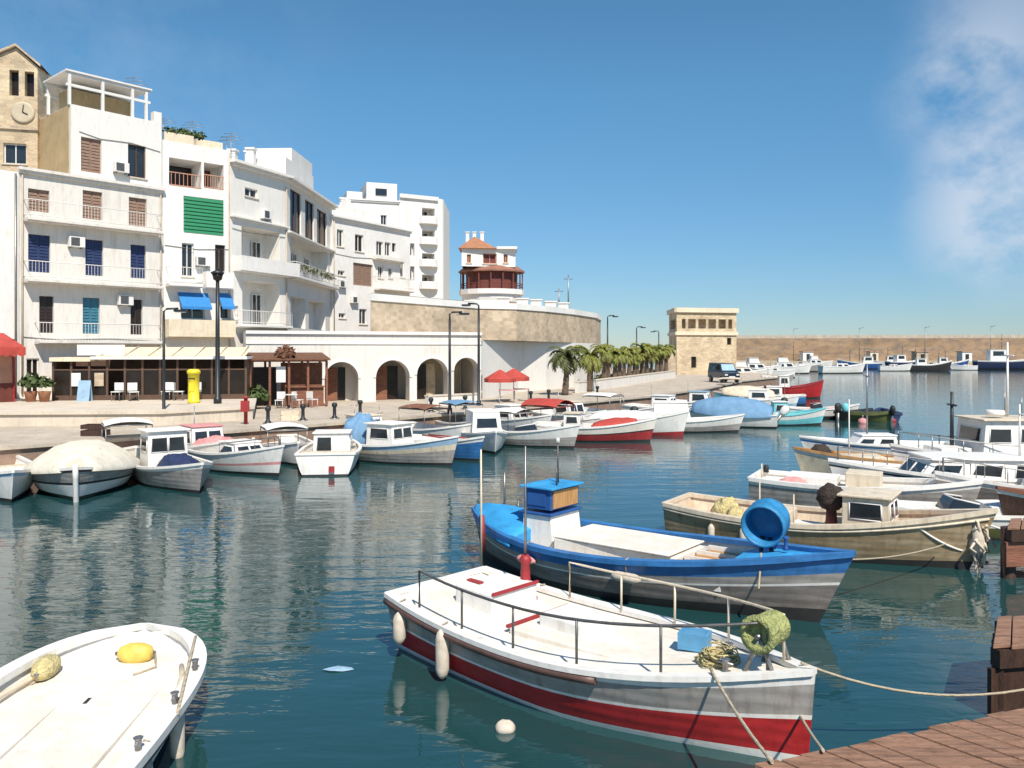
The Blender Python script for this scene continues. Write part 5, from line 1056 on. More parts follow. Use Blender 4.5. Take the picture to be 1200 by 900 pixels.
def buoy(bt, x, y, r_, ax, label, seed):
    t_ = thing('buoy', label, 'buoy', bt.W((x, y, bt.dz(x)+r_*.92)), bt.head); b = MB(); rt = Matrix.Rotation(R(90), 3, ax)
    b.lathe([(r_*.25, -r_*1.75), (r_*.7, -r_*1.45), (r_, -r_*.7), (r_*1.03, 0), (r_, r_*.7), (r_*.7, r_*1.45), (r_*.25, r_*1.75)], n=16, rot=rt); b.build('body', 'buoy' if seed else 'net_yellow', t_)
    b = MB(); q = rt @ Vector((0, 0, 1)); b.lathe([(r_*.2, -r_*1.95), (r_*.2, r_*1.95)], n=8, rot=rt); b.build('eye', 'steel', t_); b = MB(); b.tube([q*r_*1.9, q*r_*2.6+Vector((-.2, 0, -r_*.8)), q*r_*1.6+Vector((-.4, .06, -r_*.85))], .014, 5); b.build('line', 'rope', t_)
buoy(cb, 2.05, -.12, .115, 'X', 'plump yellow buoy at the far end of the cream boat', 1); buoy(cb, 1.72, .72, .12, 'Y', 'faded yellow buoy in the left corner of the cream boat', 0)
fender(cb, .62, -1, .22, 'long fender on the right side of the cream boat', .5, .07); fender(cb, .45, -1, .15, 'lower fender hanging to the water from the cream boat', .5, .07, 'grey_hull')
rope(cb.W((2.2, -.75, cb.sheer(.9)+.06)), cb.W((.3, -1.16, cb.sheer(.6)+.04)), -.02, 'rope lying along the right gunwale of the cream boat', .018)

# ---- right group
tb = Boat('fishing_boat', 'tan weathered fishing boat with net winch and small wheelhouse moored right of the blue boat', 'boat', ((3.75+8.3)/2, (18.3+15.25)/2), math.degrees(math.atan2(15.25-18.3, 8.3-3.75)), 5.7, 2.1, .62, .5, .1, .72, .4, .45, tm=.45)
tb.hull([(.14, 1), (.9, 2), (1, 3)], ['algae', 'hull_dark', 'tan_hull', 'cream_paint']); tb.gunwale('cream_paint', .12, .05, .03); tb.deck('deck_pink', .28, 'cream_paint'); tb.strake(.88, 'cream_paint', .025)
tb.cabin(.72, 1.6, 1.0, .82, 'cream_paint', 'cream_paint', None, .98, ('f', 's'), .07, 'wheelhouse', front=.04); tb.hatch(-.95, -.35, .7, .42, 'cream_paint', None, 'engine_box', .1); tb.hatch(-.3, .55, .55, .2, 'deck_cream', None, 'hatch', -.1)
b = MB(); x = .45; z0 = tb.dz(x); b.tube([(x, -.1, z0), (x, -.1, z0+.6)], [.13, .09], 8); wi = tb.part(b, 'winch_post', 'dark_red'); b = MB(); b.crumple((x, -.1, z0+.72), (.27, .22, .26), 41, amp=.2, flat=1.2); b.lathe([(.05, -.3), (.12, -.28), (.12, -.24)], (x, -.1, z0+.74), 12, 0, rotx); tb.part(b, 'winch_drum', 'net_dark', wi)
for i, (x, y, s_) in enumerate(((-1.75, .1, .3), (-1.45, -.2, .22), (-1.7, .35, .2))):
    b = MB(); b.crumple((0, 0, s_*.35), (s_, s_*.85, s_*1.15), 10+i, amp=.32, fr=2.8); o = b.build('net_heap', 'net_yellow', None); o.location = tb.W((x, y, tb.dz(x)+.02)); tag(o, ['tallest yellow net heap on the tan boat stern', 'low yellow net heap nearest the tan boat side', 'low yellow net heap at the far side of the tan boat'][i], 'fishing net')
tb.mast(-1.1, .3, .9, 'cream_paint', .02, 0); tb.mast(-.2, -.4, .8, 'cream_paint', .02, 0)
b = MB(); q_ = random.Random(6)
for i in range(26): 
    a = Vector((q_.uniform(-.1, .12), q_.uniform(-.16, .16), q_.uniform(-.4, .35))); b.tube([a, a+Vector((q_.uniform(-.12, .12), q_.uniform(-.1, .1), q_.uniform(-.2, .05))), a+Vector((q_.uniform(-.12, .12), q_.uniform(-.1, .1), q_.uniform(-.4, -.1)))], .028, 5)
b.blob((0, 0, -.05), (.12, .14, .36), 0, 12, .25, 21); o = b.build('net_bundle', 'fender', None); o.location = tb.W((2.98, -.05, .62)); tag(o, 'rope and net bundle hung at the tan boat bow', 'net bundle')
fender(tb, .2, -1, .3, 'small white fender near the tan boat stern', .25, .07); fender(tb, .32, -1, .33, 'white fender hung amidships on the tan boat', .25, .07)
rope(tb.W((2.0, -.6, .85)), tb.W((2.75, -.1, .35)), .06, 'white rope looped below the tan boat bow', .02, 14, 'white_worn')
g2 = Boat('fishing_boat', 'grey hulled boat with cream deck moored behind the tan boat', 'boat', (8.55, 20.6), -28, 4.9, 2.0, .7, .25, .05, .8, .35, .3, tm=.45)
g2.hull([(.15, 1), (.85, 2), (1, 3)], ['algae', 'hull_dark', 'grey_hull', 'white_worn']); g2.gunwale('white_worn', .12, .06, .03); g2.deck('deck_cream', .12, 'white_worn'); g2.hatch(-1.6, -.4, .9, .3, 'white_worn', None, 'fore_hatch'); g2.hatch(-.2, .6, .8, .45, 'cream_paint', None, 'engine_box')
g2.mast(-2.2, -.4, .5, 'cream_paint', .03, 0); b = MB(); b.lathe([(.07, 0), (.07, .15), (.04, .2)], (-2.3, .7, g2.sheer(0)), 8); g2.part(b, 'stern_light', 'rubber')
b = MB(); b.crumple((0, 0, .06), (.4, .25, .2), 31); o = b.build('net_heap', 'pink', None); o.location = g2.W((-1.4, -.55, g2.dz(-1.4))); tag(o, 'faded pink cloth heap on the grey hulled boat', 'cloth heap')
def pilot(loc, head, L, B, label, name='motor_cruiser', cat='boat'): 
    return Boat(name, label, cat, loc, head, L, B, .7, .4, .05, .85, .4, .35, tm=.45)
c4 = pilot((12.6, 21.9), 176, 7.6, 2.4, 'white cruiser with a long low cabin and dark side windows on the right')
c4.hull([(.12, 1), (.2, 2), (.85, 3), (.9, 1), (1, 3)], ['algae', 'hull_dark', 'white_worn', 'white_paint']); c4.gunwale('white_paint', .1, .05); c4.deck('white_worn', .1); c4.cabin(-1.2, 2.2, 1.6, .62, 'white_paint', None, None, .88, ('s', 'f'), .08, 'cabin', 'glass', .5, 3, 0, (.25, .8)); c4.rail(.62, .97, 1, .4, 'steel', 4, .016); c4.rail(.62, .97, -1, .4, 'steel', 4, .016)
c4.mast(-.8, 0, 1.4, 'white_paint', .03, .25, c4.dz(0)+.6)
c5 = pilot((15.85, 25.6), 178, 7.5, 2.6, 'white pilothouse boat with two tall masts at the right edge')
c5.hull([(.12, 1), (.8, 2), (.86, 3), (1, 2)], ['algae', 'hull_dark', 'white_paint', 'blue_deep']); c5.gunwale('white_paint', .1, .05); c5.deck('white_worn', .12)
c5.cabin(-.2, 1.75, 1.8, 1.35, 'white_paint', 'cream_paint', None, .92, ('F', 's', 'b'), .12, 'pilothouse', 'glass', .15, 2, 0, (.52, .82)); c5.hatch(1.9, 2.8, 1.2, .35, 'white_worn', None, 'fore_hatch')
c5.mast(-.1, .4, 2.1, 'white_paint', .045, .3, c5.dz(0)+1.4); c5.mast(.35, -.3, 2.3, 'white_paint', .045, .35, c5.dz(0)+1.4); c5.rail(.6, .97, 1, .45, 'steel', 4); c5.rail(.6, .97, -1, .45, 'steel', 4)
for i in range(2): b = MB(); b.tube([(.2+.4*i, .2-.2*i, c5.dz(0)+1.42), (.2+.4*i, .2-.2*i, c5.dz(0)+2.0+.2*i)], .02, 5); c5.part(b, 'aerial', 'steel')
b = MB(); b.lathe([(.25, 0), (.28, .06), (.25, .16)], (1.0, .2, c5.dz(0)+1.45), 12); c5.part(b, 'radar_dome', 'white_paint')
c3 = Boat('fishing_boat', 'cream boat with reddish deck gear and a dark cross armed mast behind the white cruiser', 'boat', (11.9, 26.2), 172, 5.2, 2.0, .6, .3, .1, .8, .35, .3)
c3.hull([(.12, 1), (.85, 2), (1, 3)], ['algae', 'hull_dark', 'cream_paint', 'white_worn']); c3.gunwale('wood_warm', .1, .05); c3.deck('deck_pink', .2, 'cream_paint'); c3.hatch(.2, 1.4, .9, .3, 'cream_paint', None, 'hatch'); c3.hatch(-1.5, -.5, .9, .4, 'white_worn', None, 'engine_box')
c3.mast(-1.9, 0, 2.3, 'dark_metal', .07, .35); b = MB(); b.crumple((-1.9, 0, c3.dz(-1.9)+.1), (.35, .35, .28), 3); c3.part(b, 'net', 'net_dark')
c3.mast(1.2, .1, 2.0, 'white_paint', .025, 0)
b = MB(); b.crumple((0, 0, .1), (.35, .3, .3), 8); o = b.build('net_heap', 'net_dark', None); o.location = c3.W((2.05, 0, c3.dz(2)+.02)); tag(o, 'dark brown net heap on the bow of the cream boat behind', 'fishing net')
c6 = Boat('motor_boat', 'small white motor boat with windscreen and dark green side behind the tan boat bow', 'boat', (9.6, 18.2), 172, 3.6, 1.5, .5, .2, .0, .85, .3, .25)
c6.hull([(.12, 1), (.55, 2), (1, 3)], ['algae', 'hull_dark', 'frond_dark', 'white_paint']); c6.gunwale('white_paint', .08, .05); c6.deck('white_worn', .1); c6.hatch(.2, 1.2, .8, .15, 'white_paint', None, 'foredeck'); c6.windscreen(.0, 1.1, .42); c6.hatch(-1.2, -.7, .9, .3, 'white_worn', None, 'seat'); c6.outboard('frame_white')
c7 = Boat('fishing_boat', 'dark brown timber boat whose bow enters at the right edge', 'boat', (13.6, 17.6), 180, 6, 2.1, .7, .4, .1, .8, .35, .3)
c7.hull([(.12, 1), (.9, 2), (1, 3)], ['algae', 'hull_dark', 'wood_dark', 'white_worn']); c7.gunwale('rust_wood', .12, .05); c7.deck('deck_pink', .2, 'wood_dark'); c7.hatch(-.5, 1.2, 1, .4, 'rust_wood', None, 'hatch')
c9 = Boat('fishing_boat', 'dark grey hulled boat with white cuddy just behind the brown timber boat', 'boat', (13.2, 19.6), 176, 5.6, 2.0, .75, .35, .1, .8, .35, .3)
c9.hull([(.12, 1), (.85, 2), (1, 3)], ['algae', 'hull_dark', 'grey_brown', 'white_worn']); c9.gunwale('white_worn', .12, .05); c9.deck('deck_cream', .15, 'white_worn'); c9.cabin(-.6, .9, 1.2, .65, 'white_paint', None, None, .88, ('s', 'f'), .05, 'cuddy', 'glass', .3, 1, 0, (.35, .8)); c9.rail(.6, .97, 1, .4, 'steel', 4, .014); c9.rail(.6, .97, -1, .4, 'steel', 4, .014)
c8 = Boat('sailing_boat', 'white sailing boat with a bare mast between the cream boat and the pilothouse', 'boat', (13.6, 30.5), 175, 5.2, 1.9, .6, .25, 0, .75, .35, .35)
c8.hull([(.12, 1), (.8, 2), (.88, 3), (1, 2)], ['algae', 'hull_dark', 'white_paint', 'blue_paint']); c8.gunwale('white_paint', .08, .04); c8.deck('white_worn', .06); c8.cabin(-.4, 1.2, 1.1, .4, 'white_paint', None, None, .85, ('s',), .03, 'cabin', 'glass', .4, 2, 0, (.3, .75)); c8.mast(.5, 0, 2.6, 'steel', .035, .3, c8.dz(.5)+.4)

# ---- the row along the quay
def rowboat(name, label, px, D, head, L, B, bands, mats, fb=.55, bow=.3, dbl=False, tw=.8, gm='white_worn', dm='deck_cream', ddz=.25, cat='boat'):
    L *= 1.07; B *= 1.1; q = P(px, D); t_ = Boat(name, label, cat, (q.x, q.y), head, L, B, fb, bow, .08, tw, .3, .3, dbl); t_.hull(bands, mats, 20); t_.gunwale(gm, .09, .045); t_.deck(dm, ddz, gm); return t_
WB = [(.12, 1), (.85, 2), (1, 3)]
k1 = rowboat('motor_boat', 'white open boat cut by the left edge of the water', -2, 24.0, -52, 5, 1.9, WB, ['algae', 'hull_dark', 'white_paint', 'blue_pale']); k1.hatch(.3, 1.5, 1, .25, 'white_paint'); k1.outboard(); k1.bench(-.8, 'cream_paint')
k2 = rowboat('covered_boat', 'round hulled boat under a domed cream tarpaulin with a white stem post', 97, 24.4, -66, 4.9, 2.7, [(.14, 1), (.5, 2), (.58, 3), (.9, 4), (1, 5)], ['algae', 'algae', 'white_worn', 'hull_dark', 'grey_hull', 'brown_band'], .62, .3, True); k2.tarp('tarp_cream', .05, .93, .72, seed=3); k2.stem('white_worn', .07)
k3 = rowboat('cabin_boat', 'grey hulled boat with upright white cabin and heaped navy tarpaulin', 203, 25.2, -52, 4.6, 1.9, WB, ['algae', 'hull_dark', 'grey_hull', 'white_worn'], .55, .32); k3.cabin(-1.5, -.5, 1.2, 1.25, 'white_paint', None, None, .95, ('f', 's'), .1, 'cabin', 'glass', .05, 1, 0, (.5, .85))
b = MB(); b.crumple((.5, 0, k3.dz(.6)+.15), (.95, .62, .42), 4); k3.part(b, 'tarpaulin', 'navy')
k4 = rowboat('motor_boat', 'white motor boat with rose coloured cover and cuddy beside the navy tarpaulin', 277, 28.2, -42, 4.8, 2.0, [(.12, 1), (.4, 2), (.5, 3), (1, 2)], ['algae', 'hull_dark', 'white_paint', 'pink'], .6, .4); k4.cabin(-.3, 1.2, 1.2, .6, 'white_paint', None, None, .8, ('f', 's'), .04, 'cuddy', 'glass', .5, 1, 0, (.35, .85)); b = MB(); b.crumple((-1.4, 0, k4.dz(-1.4)+.2), (.8, .8, .45), 8); k4.part(b, 'cover', 'pink'); k4.rail(.6, .97, 1, .35, 'steel', 3); k4.rail(.6, .97, -1, .35, 'steel', 3)
k5 = rowboat('motor_boat', 'plain white boat with low white canopy tucked behind the rose covered one', 334, 31, -65, 4.4, 1.9, WB, ['algae', 'hull_dark', 'white_worn', 'white_paint'], .55, .3); k5.canopy(-1.3, .6, 1.5, 1.0, 'awn_white'); k5.hatch(.7, 1.4, .8, .2, 'white_paint')
k6 = rowboat('cabin_boat', 'white boat showing its square transom with an open dark cuddy doorway', 389, 28.9, 97, 4.4, 1.85, [(.08, 1), (.92, 2), (1, 3)], ['algae', 'hull_dark', 'white_paint', 'white_worn'], .62, .25, tw=.92); k6.cabin(-.2, 1.2, 1.3, .8, 'white_paint', None, None, .92, ('s', 'b', 'F'), .05, 'cuddy', 'glass', .3, 1, 0, (.2, .85)); k6.bench(-1.2, 'cream_paint'); b = MB(); q = k6.pt(0, 1, .3); b.bx(q.x-.06, q.x-.01, -.3, -.12, .12, .32); k6.part(b, 'rudder_fitting', 'red_dull')
k7 = rowboat('cabin_boat', 'pale grey boat with white wheelhouse and bunched blue cover at its stern', 460, 30.4, -32, 5.0, 2.0, [(.1, 1), (.55, 2), (.75, 4), (1, 3)], ['algae', 'hull_dark', 'grey_hull', 'blue_pale', 'cream_paint'], .62, .42); k7.cabin(-.75, .55, 1.25, 1.0, 'white_worn', None, None, .93, ('f', 's'), .08, 'wheelhouse', 'glass', .12, 1, 0, (.5, .86)); b = MB(); b.crumple((-1.55, 0, k7.dz(-1.6)+.3), (.6, .7, .95), 12, amp=.3, fr=2.6); k7.part(b, 'cover', 'tarp_blue'); k7.mast(-.9, .3, 1.6, 'steel', .025, .2)
k8 = rowboat('open_boat', 'small bright blue hulled boat with white rim and red oars inside', 519, 31.8, -48, 4.0, 1.75, [(.1, 1), (.82, 2), (1, 3)], ['algae', 'hull_dark', 'blue_paint', 'white_paint'], .55, .35, True); k8.bench(-.5, 'white_worn'); k8.bench(.5, 'white_worn'); b = MB(); b.tube([(-1.2, .2, k8.dz(0)+.4), (1.0, .35, k8.dz(0)+.42)], .03, 6); b.tube([(-1.2, -.1, k8.dz(0)+.4), (1.0, -.2, k8.dz(0)+.42)], .03, 6); k8.part(b, 'oars', 'red_dull')
k9 = rowboat('canopy_boat', 'white boat with upright white canvas shelter right of the bright blue one', 567, 34.6, -78, 4.6, 1.75, WB, ['algae', 'hull_dark', 'white_worn', 'white_paint'], .6, .3); k9.cabin(-1.2, .9, 1.3, 1.15, 'awn_white', None, None, .85, ('F',), .02, 'canvas_shelter', 'glass', .3, 1, 0, (.45, .8)); k9.hatch(1.0, 1.7, .6, .15, 'white_paint')
k10 = rowboat('motor_boat', 'grey and white motor boat with rounded windscreen left of the red covers', 617, 35.6, -35, 4.4, 1.9, [(.1, 1), (.5, 2), (1, 3)], ['algae', 'hull_dark', 'grey_hull', 'white_paint'], .6, .38); k10.hatch(.3, 1.4, 1, .2, 'white_paint', None, 'foredeck'); k10.windscreen(.2, 1.3, .5); k10.canopy(-1.5, -.1, 1.4, 1.2, 'awn_white'); k10.outboard('rubber')
k11 = rowboat('fishing_boat', 'white and dark red hulled boat with scarlet covers over its deck', 693, 37.4, -14, 4.9, 1.9, [(.1, 1), (.48, 2), (.55, 1), (.9, 4), (1, 3)], ['algae', 'hull_dark', 'red_dull', 'white_worn', 'deck_cream'], .62, .42); k11.tarp('awn_red', .52, .86, .28, 'deck_cover', -.1, .02, 10); k11.cabin(-1.2, -.4, 1.0, .85, 'white_worn', 'cream_paint', None, .95, ('f', 's'), .06, 'wheelhouse', 'glass', .08, 1, 0, (.5, .85))
k11b = rowboat('canopy_boat', 'white boat with red canopy moored behind the scarlet covered one', 648, 40.5, -40, 4.6, 1.9, WB, ['algae', 'hull_dark', 'white_worn', 'white_paint'], .6, .3); k11b.canopy(-1.4, .8, 1.6, 1.35, 'awn_red', None, 'canopy', .3); k11b.bench(.2, 'cream_paint')
k12 = rowboat('motor_boat', 'white high bowed boat with dark red waterline right of the scarlet covers', 741, 40.2, -25, 4.6, 2.0, [(.2, 1), (1, 2)], ['algae', 'red_dull', 'white_paint'], .72, .45); k12.tarp('white_worn', .1, .75, .4, 'cover', 0, .03, 12); k12.mast(-.6, 0, 1.5, 'steel', .025, .2)
k13 = rowboat('motor_boat', 'long grey motor boat with square white tent over its cockpit', 806, 41.6, -9, 4.6, 1.9, [(.12, 1), (.5, 2), (.9, 3), (1, 4)], ['algae', 'hull_dark', 'grey_hull', 'white_worn', 'white_paint'], .55, .32); k13.cabin(-1.7, .2, 1.5, 1.15, 'awn_white', None, None, .94, (), .03, 'tent', 'glass', .25); k13.hatch(.4, 1.5, .9, .18, 'white_paint', None, 'foredeck'); k13.outboard('rubber')
k14 = rowboat('covered_boat', 'boat draped in a peaked grey blue tarpaulin with outboard motor tilted up', 857, 44.6, 160, 4.4, 2.0, WB, ['algae', 'hull_dark', 'white_worn', 'blue_pale'], .6, .3); k14.tarp('tarp_blue', .05, .9, .95, seed=9); k14.outboard('frame_white', 35)
k15 = rowboat('fishing_boat', 'pale turquoise fishing boat with small turquoise wheelhouse', 918, 45.4, -6, 3.7, 1.7, [(.12, 1), (.55, 2), (1, 3)], ['algae', 'hull_dark', 'turquoise', 'white_worn'], .55, .38, True, gm='turquoise'); k15.cabin(-.6, .2, .9, .95, 'turquoise', 'white_worn', None, .95, ('f', 's'), .06, 'wheelhouse', 'glass', .08, 1, 0, (.5, .85)); k15.mast(-1.3, 0, 1.0, 'steel', .02, 0)
k16 = rowboat('motor_boat', 'white speedboat with rosy deck right of the turquoise boat', 962, 49.8, -8, 3.6, 1.6, [(.3, 1), (1, 2)], ['algae', 'hull_dark', 'white_paint'], .55, .3, dm='pink', ddz=.04); k16.windscreen(-.1, 1.1, .4); k16.outboard('rubber')
k17 = rowboat('fishing_boat', 'bright red hulled boat farther out behind the turquoise one', 929, 71, -8, 4.2, 1.9, [(.1, 1), (.85, 2), (1, 3)], ['algae', 'hull_dark', 'red_paint', 'red_dull'], .95, .6, True, gm='red_dull'); k17.cabin(-1.2, -.3, 1, 1.2, 'white_worn', None, None, .95, ('f', 's'), .06, 'wheelhouse'); k17.mast(.5, 0, 1.7, 'steel', .03, .3)
for i, (px, D, hd, m_, l) in enumerate(((1003, 48.5, 20, 'hull_dark', 'black inflatable dinghy nearest the white speedboat'), (1020, 47.6, -30, 'frond_dark', 'dark green dinghy in the middle of the dark cluster'), (1038, 48.2, 80, 'navy', 'navy dinghy at the right end of the dark cluster'))):
    q = P(px, D); d_ = Boat('dinghy', l, 'dinghy', (q.x, q.y), hd, 2.2, 1.2, .42, .15, 0, .9, .15, .1); d_.hull([(1, 0)], [m_], 14); d_.gunwale(m_, .2, .1, .08, 'tube'); d_.deck('skin_grey', .3, m_); d_.outboard(('rubber', 'turquoise', 'rubber')[i], 10*i); d_.bench(0, 'cream_paint', dz=.2)
for i, (px, py, m_, l) in enumerate(((1011, 496, 'pink', 'rose mooring buoy floating by the dark dinghies'), (1046, 494, 'red_dull', 'dull red mooring buoy right of the dark dinghies'))):
    t_ = thing('mooring_buoy', l, 'buoy', G(px, py)); b = MB(); b.lathe([(.05, -.2), (.22, -.12), (.28, .05), (.22, .22), (.05, .3)], n=14); b.build('float', m_, t_); b = MB(); b.lathe([(.05, .29), (.05, .42), (.02, .45)], n=8); b.build('eye', 'steel', t_)
k18 = rowboat('cabin_boat', 'boat under a peach coloured cover below the parked van', 877, 62, 170, 4.2, 1.9, WB, ['algae', 'hull_dark', 'turquoise', 'white_paint'], .7, .3); k18.tarp('cream_paint', .1, .9, .7, seed=14)
k19 = rowboat('cabin_boat', 'white cabin boat with blue side left of the bright red hull', 893, 57, -15, 4.0, 1.8, [(.12, 1), (.5, 2), (1, 3)], ['algae', 'hull_dark', 'blue_pale', 'white_paint'], .7, .3); k19.cabin(-.9, .5, 1.1, .9, 'white_paint', None, None, .9, ('f', 's'), .05, 'cabin', 'glass', .2, 1, 0, (.45, .85))
for args in (('motor_boat', 'small white boat behind the gap left of the upright white cabin', 150, 28.2, -60, 4.2, 1.8, 'white_worn', 'c', 'awn_white'), ('motor_boat', 'white cabin boat close behind the navy tarpaulin boat', 238, 29.6, -50, 4.2, 1.8, 'white_paint', 'k', 'pink'), ('motor_boat', 'white boat with cream roof behind the bunched blue cover', 428, 34.5, -50, 4.2, 1.8, 'white_worn', 'k', 'cream_paint'), ('motor_boat', 'white boat with brown canopy behind the bright blue hulled one', 505, 36, -45, 4.4, 1.9, 'white_paint', 'c', 'rust_wood'), ('motor_boat', 'white cabin boat in the second row behind the rounded windscreen', 600, 41, -45, 4.4, 1.9, 'white_paint', 'k', 'white_paint'), ('motor_boat', 'white boat with a grey canopy behind the canvas sheltered one', 545, 39, -60, 4.4, 1.8, 'white_paint', 'c', 'tarp_blue'), ('motor_boat', 'white boat with pale canopy behind the red covered ones', 668, 44, -50, 4.4, 1.8, 'white_worn', 'k', 'cream_paint'), ('motor_boat', 'cream boat with white canvas roof left of the square white tent', 715, 46, -40, 4.6, 1.9, 'cream_paint', 'c', 'awn_white'), ('motor_boat', 'white cuddy boat behind the square white tent', 780, 50, -30, 4.6, 1.9, 'white_paint', 'k', 'white_paint'), ('motor_boat', 'white boat behind the peaked grey blue tarpaulin', 822, 55, -25, 4.6, 1.9, 'white_worn', 'k', 'blue_pale'), ('motor_boat', 'blue hulled boat between turquoise boat and bright red hull', 905, 63, 165, 4.4, 1.9, 'blue_paint', 'k', 'white_paint'), ('motor_boat', 'white boat with cream canopy just under the stone tower wall', 862, 74, -20, 5, 2, 'white_paint', 'c', 'cream_paint')):
    nm, l, px, D, hd, L_, B_, hm, kd, m2 = args; k_ = rowboat(nm, l, px, D, hd, L_, B_, WB, ['algae', 'hull_dark', hm, 'white_paint'], .65, .35)
    if kd == 'c': k_.canopy(-1.4, .5, 1.5, 1.3, m2); k_.hatch(.7, 1.4, .8, .2, 'white_paint', None, 'foredeck')
    else: k_.cabin(-.7, .7, 1.2, .95, 'white_paint', m2, None, .88, ('f', 's'), .06, 'cabin', 'glass', .3, 1, 0, (.4, .85)); k_.mast(-.9, 0, 1.6, 'steel', .025, .2)
# ---- distant boats under the breakwater
far = [(872, 118, 7, 'white_paint', 'white yacht with flybridge just right of the stone tower', 1), (886, 140, 8, 'white_paint', 'white yacht whose stern faces the stone tower', 1), (903, 128, 7, 'white_worn', 'small white yacht over the bright red hull', 0), (921, 150, 8, 'white_paint', 'white cruiser moored with dark windows before the white shed', 1), (938, 165, 7, 'grey_hull', 'grey yacht left of the long white one', 0), (986, 152, 8.2, 'white_paint', 'long low white yacht lying broadside in the far basin', 0), (1008, 190, 9, 'blue_deep', 'dark blue fishing boat moored behind the long white yacht', 2), (1048, 170, 6, 'white_paint', 'little white boat with dark canopy in the mid basin', 0), (1088, 172, 8, 'hull_dark', 'black hulled boat with mast in the far basin', 2), (1062, 205, 10, 'navy', 'navy trawler moored under the breakwater sheds', 2), (1036, 212, 9, 'white_worn', 'white trawler moored left of the navy trawler', 2), (1112, 196, 8, 'blue_deep', 'blue hulled boat between black boat and right hand trawler', 2), (1182, 186, 14, 'navy', 'large navy trawler with white wheelhouse at the far right', 2), (956, 205, 8, 'white_worn', 'white boat half hidden by sheds under the breakwater', 1), (1130, 178, 5, 'white_paint', 'tiny white launch left of the large navy trawler', 0), (900, 98, 5, 'grey_hull', 'grey launch between the stone tower and the bright red boat', 0)]
for i, (px, D, L_, m_, l, kd) in enumerate(far):
    q = P(px, D); d_ = Boat('trawler' if kd == 2 else 'yacht', l, 'boat', (q.x, q.y), (-10, 8, 170, -5)[i % 4], L_, L_*.3, L_*.11+.3, .6 if kd < 2 else 1.0, .1, .8, .4, .6); d_.hull([(.12, 1), (.9, 2), (1, 3)], ['hull_dark', 'hull_dark', m_, 'white_paint'], 14); d_.gunwale('white_paint', .15, .08); d_.deck('white_worn', .2)
    if kd == 2: d_.cabin(-L_*.3, -L_*.05, L_*.18, L_*.2, 'white_paint', None, None, .92, ('f', 's'), .1, 'wheelhouse', front=.2); d_.mast(-L_*.1, 0, L_*.45, 'rail_dark', .1, L_*.08); d_.mast(L_*.25, 0, L_*.35, 'rail_dark', .09, L_*.06)
    elif kd == 1: d_.cabin(-L_*.22, L_*.2, L_*.2, L_*.13, 'white_paint', None, None, .85, ('f', 's'), .1, 'cabin', front=.7, nside=2, wfr=(.3, .8)); d_.cabin(-L_*.18, L_*.05, L_*.16, L_*.1, 'white_worn', None, d_.dz(0)+L_*.13+.08, .85, ('f',), .1, 'flybridge', front=.3)
    else: d_.cabin(-L_*.15, L_*.2, L_*.18, L_*.1, 'white_paint', None, None, .8, ('f', 's'), .05, 'cabin', front=.8, nside=2, wfr=(.3, .8)); d_.mast(0, 0, L_*.3, 'steel', .05, .2)

# ---- jetties
def jetty(name, label, poly, z, n_planks, axis, piles, mdeck='wood_deck'):
    """poly: four corners; planks run from side 0-1 to side 3-2"""
    c = sum((Vector((*q, 0)) for q in poly), Vector())/4; t_ = thing(name, label, 'jetty', (c.x, c.y, 0)); a, b_, c_, d_ = [Vector((*q, 0)) for q in poly]; b = MB(); q_ = random.Random(n_planks)
    for i in range(n_planks):
        u0, u1 = (i+.04)/n_planks, (i+.96)/n_planks; zz_ = z+q_.uniform(-.006, .006); e = q_.uniform(-.03, .03)
        qs = [a.lerp(b_, u0), a.lerp(b_, u1), d_.lerp(c_, u1), d_.lerp(c_, u0)]; dr = (qs[0]-qs[3]).normalized()*e; qs[0] += dr; qs[1] += dr
        b.prism([(p_.x, p_.y) for p_ in qs], zz_-.045, zz_)
    b.build('deck', mdeck, t_, t_.location, .006); b = MB()
    for v in (.06, .5, .94):
        s_, e = a.lerp(d_, v), b_.lerp(c_, v); q = Wall((s_.x, s_.y), (e.x, e.y)); q.box(b, .03, q.L-.03, z-.25, z-.055, -.07, .07)
    b.build('beam', 'wood_dark', t_, t_.location)
    for x, y in piles: b = MB(); b.lathe([(.12, -1.2), (.12, z-.06)], (x, y, 0), 10); b.build('pile', 'wood_dark', t_, t_.location)
    return t_
j0, j1 = G(897, 893, .8), G(1215, 826, .8); e_ = (j1-j0).normalized(); dwn = Vector((e_.y, -e_.x, 0)); j0 = j0-e_*.1; j1 = j0+e_*6
pl = [(j0.x, j0.y), (j1.x, j1.y), (j1.x+dwn.x*3+1.2, j1.y+dwn.y*3), (j0.x+dwn.x*3+1.2, j0.y+dwn.y*3)]
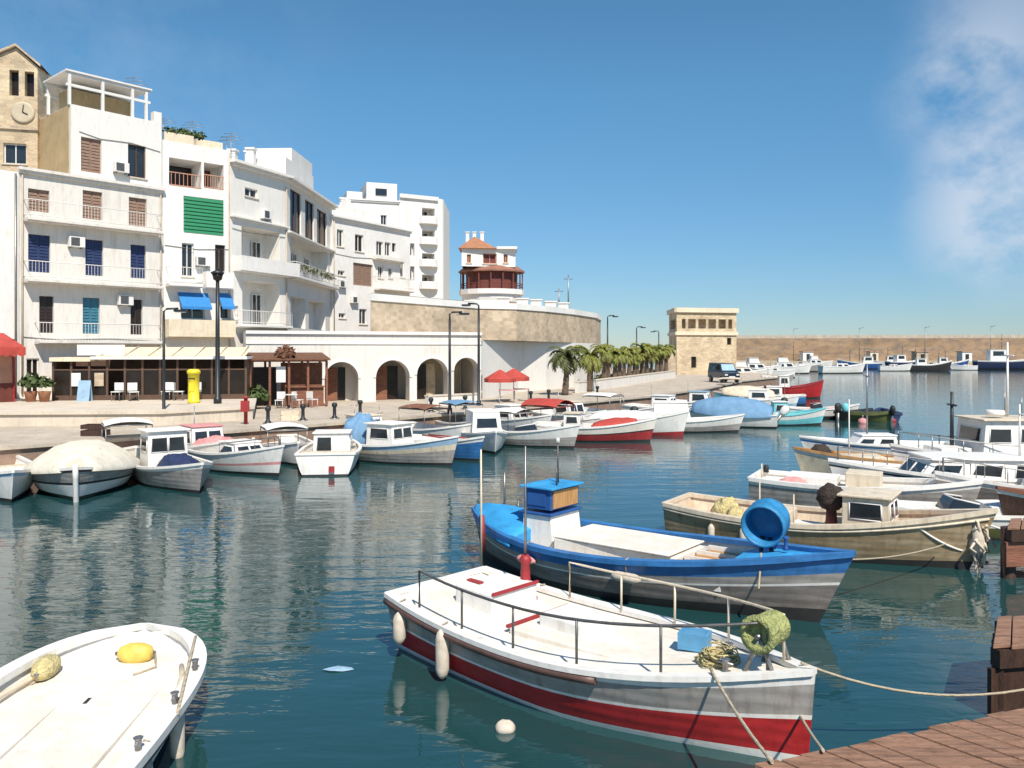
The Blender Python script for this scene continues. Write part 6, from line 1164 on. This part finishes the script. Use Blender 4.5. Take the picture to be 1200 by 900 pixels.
jetty('wooden_jetty', 'reddish plank jetty at the lower right corner', pl, .8, 27, 0, [(j0.x+.5, j0.y-.25), (j0.x+2.6, j0.y+.05), (j0.x+4.8, j0.y+.5)])
q0 = G(1163, 757, .8); pl = [(q0.x, q0.y), (q0.x+5, q0.y+.9), (q0.x+5.2, q0.y+1.9), (q0.x*1.115+.03, q0.y*1.11)]
t_ = jetty('wooden_pontoon', 'dark sided timber pontoon between the plank jetty and the tan boat', pl, .8, 22, 0, [(q0.x+.3, q0.y+.3), (q0.x+2, q0.y+.7)])
b = MB(); q = Wall(pl[0], pl[1]); q.box(b, .02, q.L, .02, .53, -.1, -.04); q2_ = Wall(pl[3], pl[0]); q2_.box(b, .06, q2_.L-.1, .02, .53, -.1, -.04); b.build('side_boarding', 'wood_dark', t_, t_.location)  # side boards in a much darker brown than the deck planks
q0 = G(1180, 618, .95); pl = [(q0.x, q0.y), (q0.x+4, q0.y+.4), (q0.x+4.3, q0.y+1.2), (q0.x*1.06+.02, q0.y*1.055)]
t_ = jetty('wooden_pontoon', 'small brown timber pontoon at the right edge beside the tan boat bow', pl, .95, 16, 0, [(q0.x+.2, q0.y+.3), (q0.x+2, q0.y+.5)]); b = MB(); q = Wall(pl[0], pl[1]); q.box(b, .02, q.L, .25, .68, -.1, -.04); b.build('side_boarding', 'rust_wood', t_, t_.location)
rope(rb.W((1.9, -.46, rb.sheer(.88)+.05)), G(905, 893, .83), .05, 'rope from the red boat bow down to the plank jetty', .016)
rope(rb.W((2.6, .05, rb.sheer(.98)+.06)), (6.2, 8.6, .75), .32, 'long slack rope from the red bow towards the dark sided pontoon', .014)
rope(rb.W((2.55, .1, .45)), G(965, 880, .83), .02, 'short rope at the stem of the red boat', .014)
rope(tb.W((2.7, .05, 1.0)), (10.6, 13.4, .9), .25, 'rope from the tan bow out to the right edge', .018, 14, 'white_worn')
rope(bb.W((3.3, 0, .95)), tb.W((2.5, -.4, .5)), .1, 'rope across the water from blue bow to tan boat', .014)
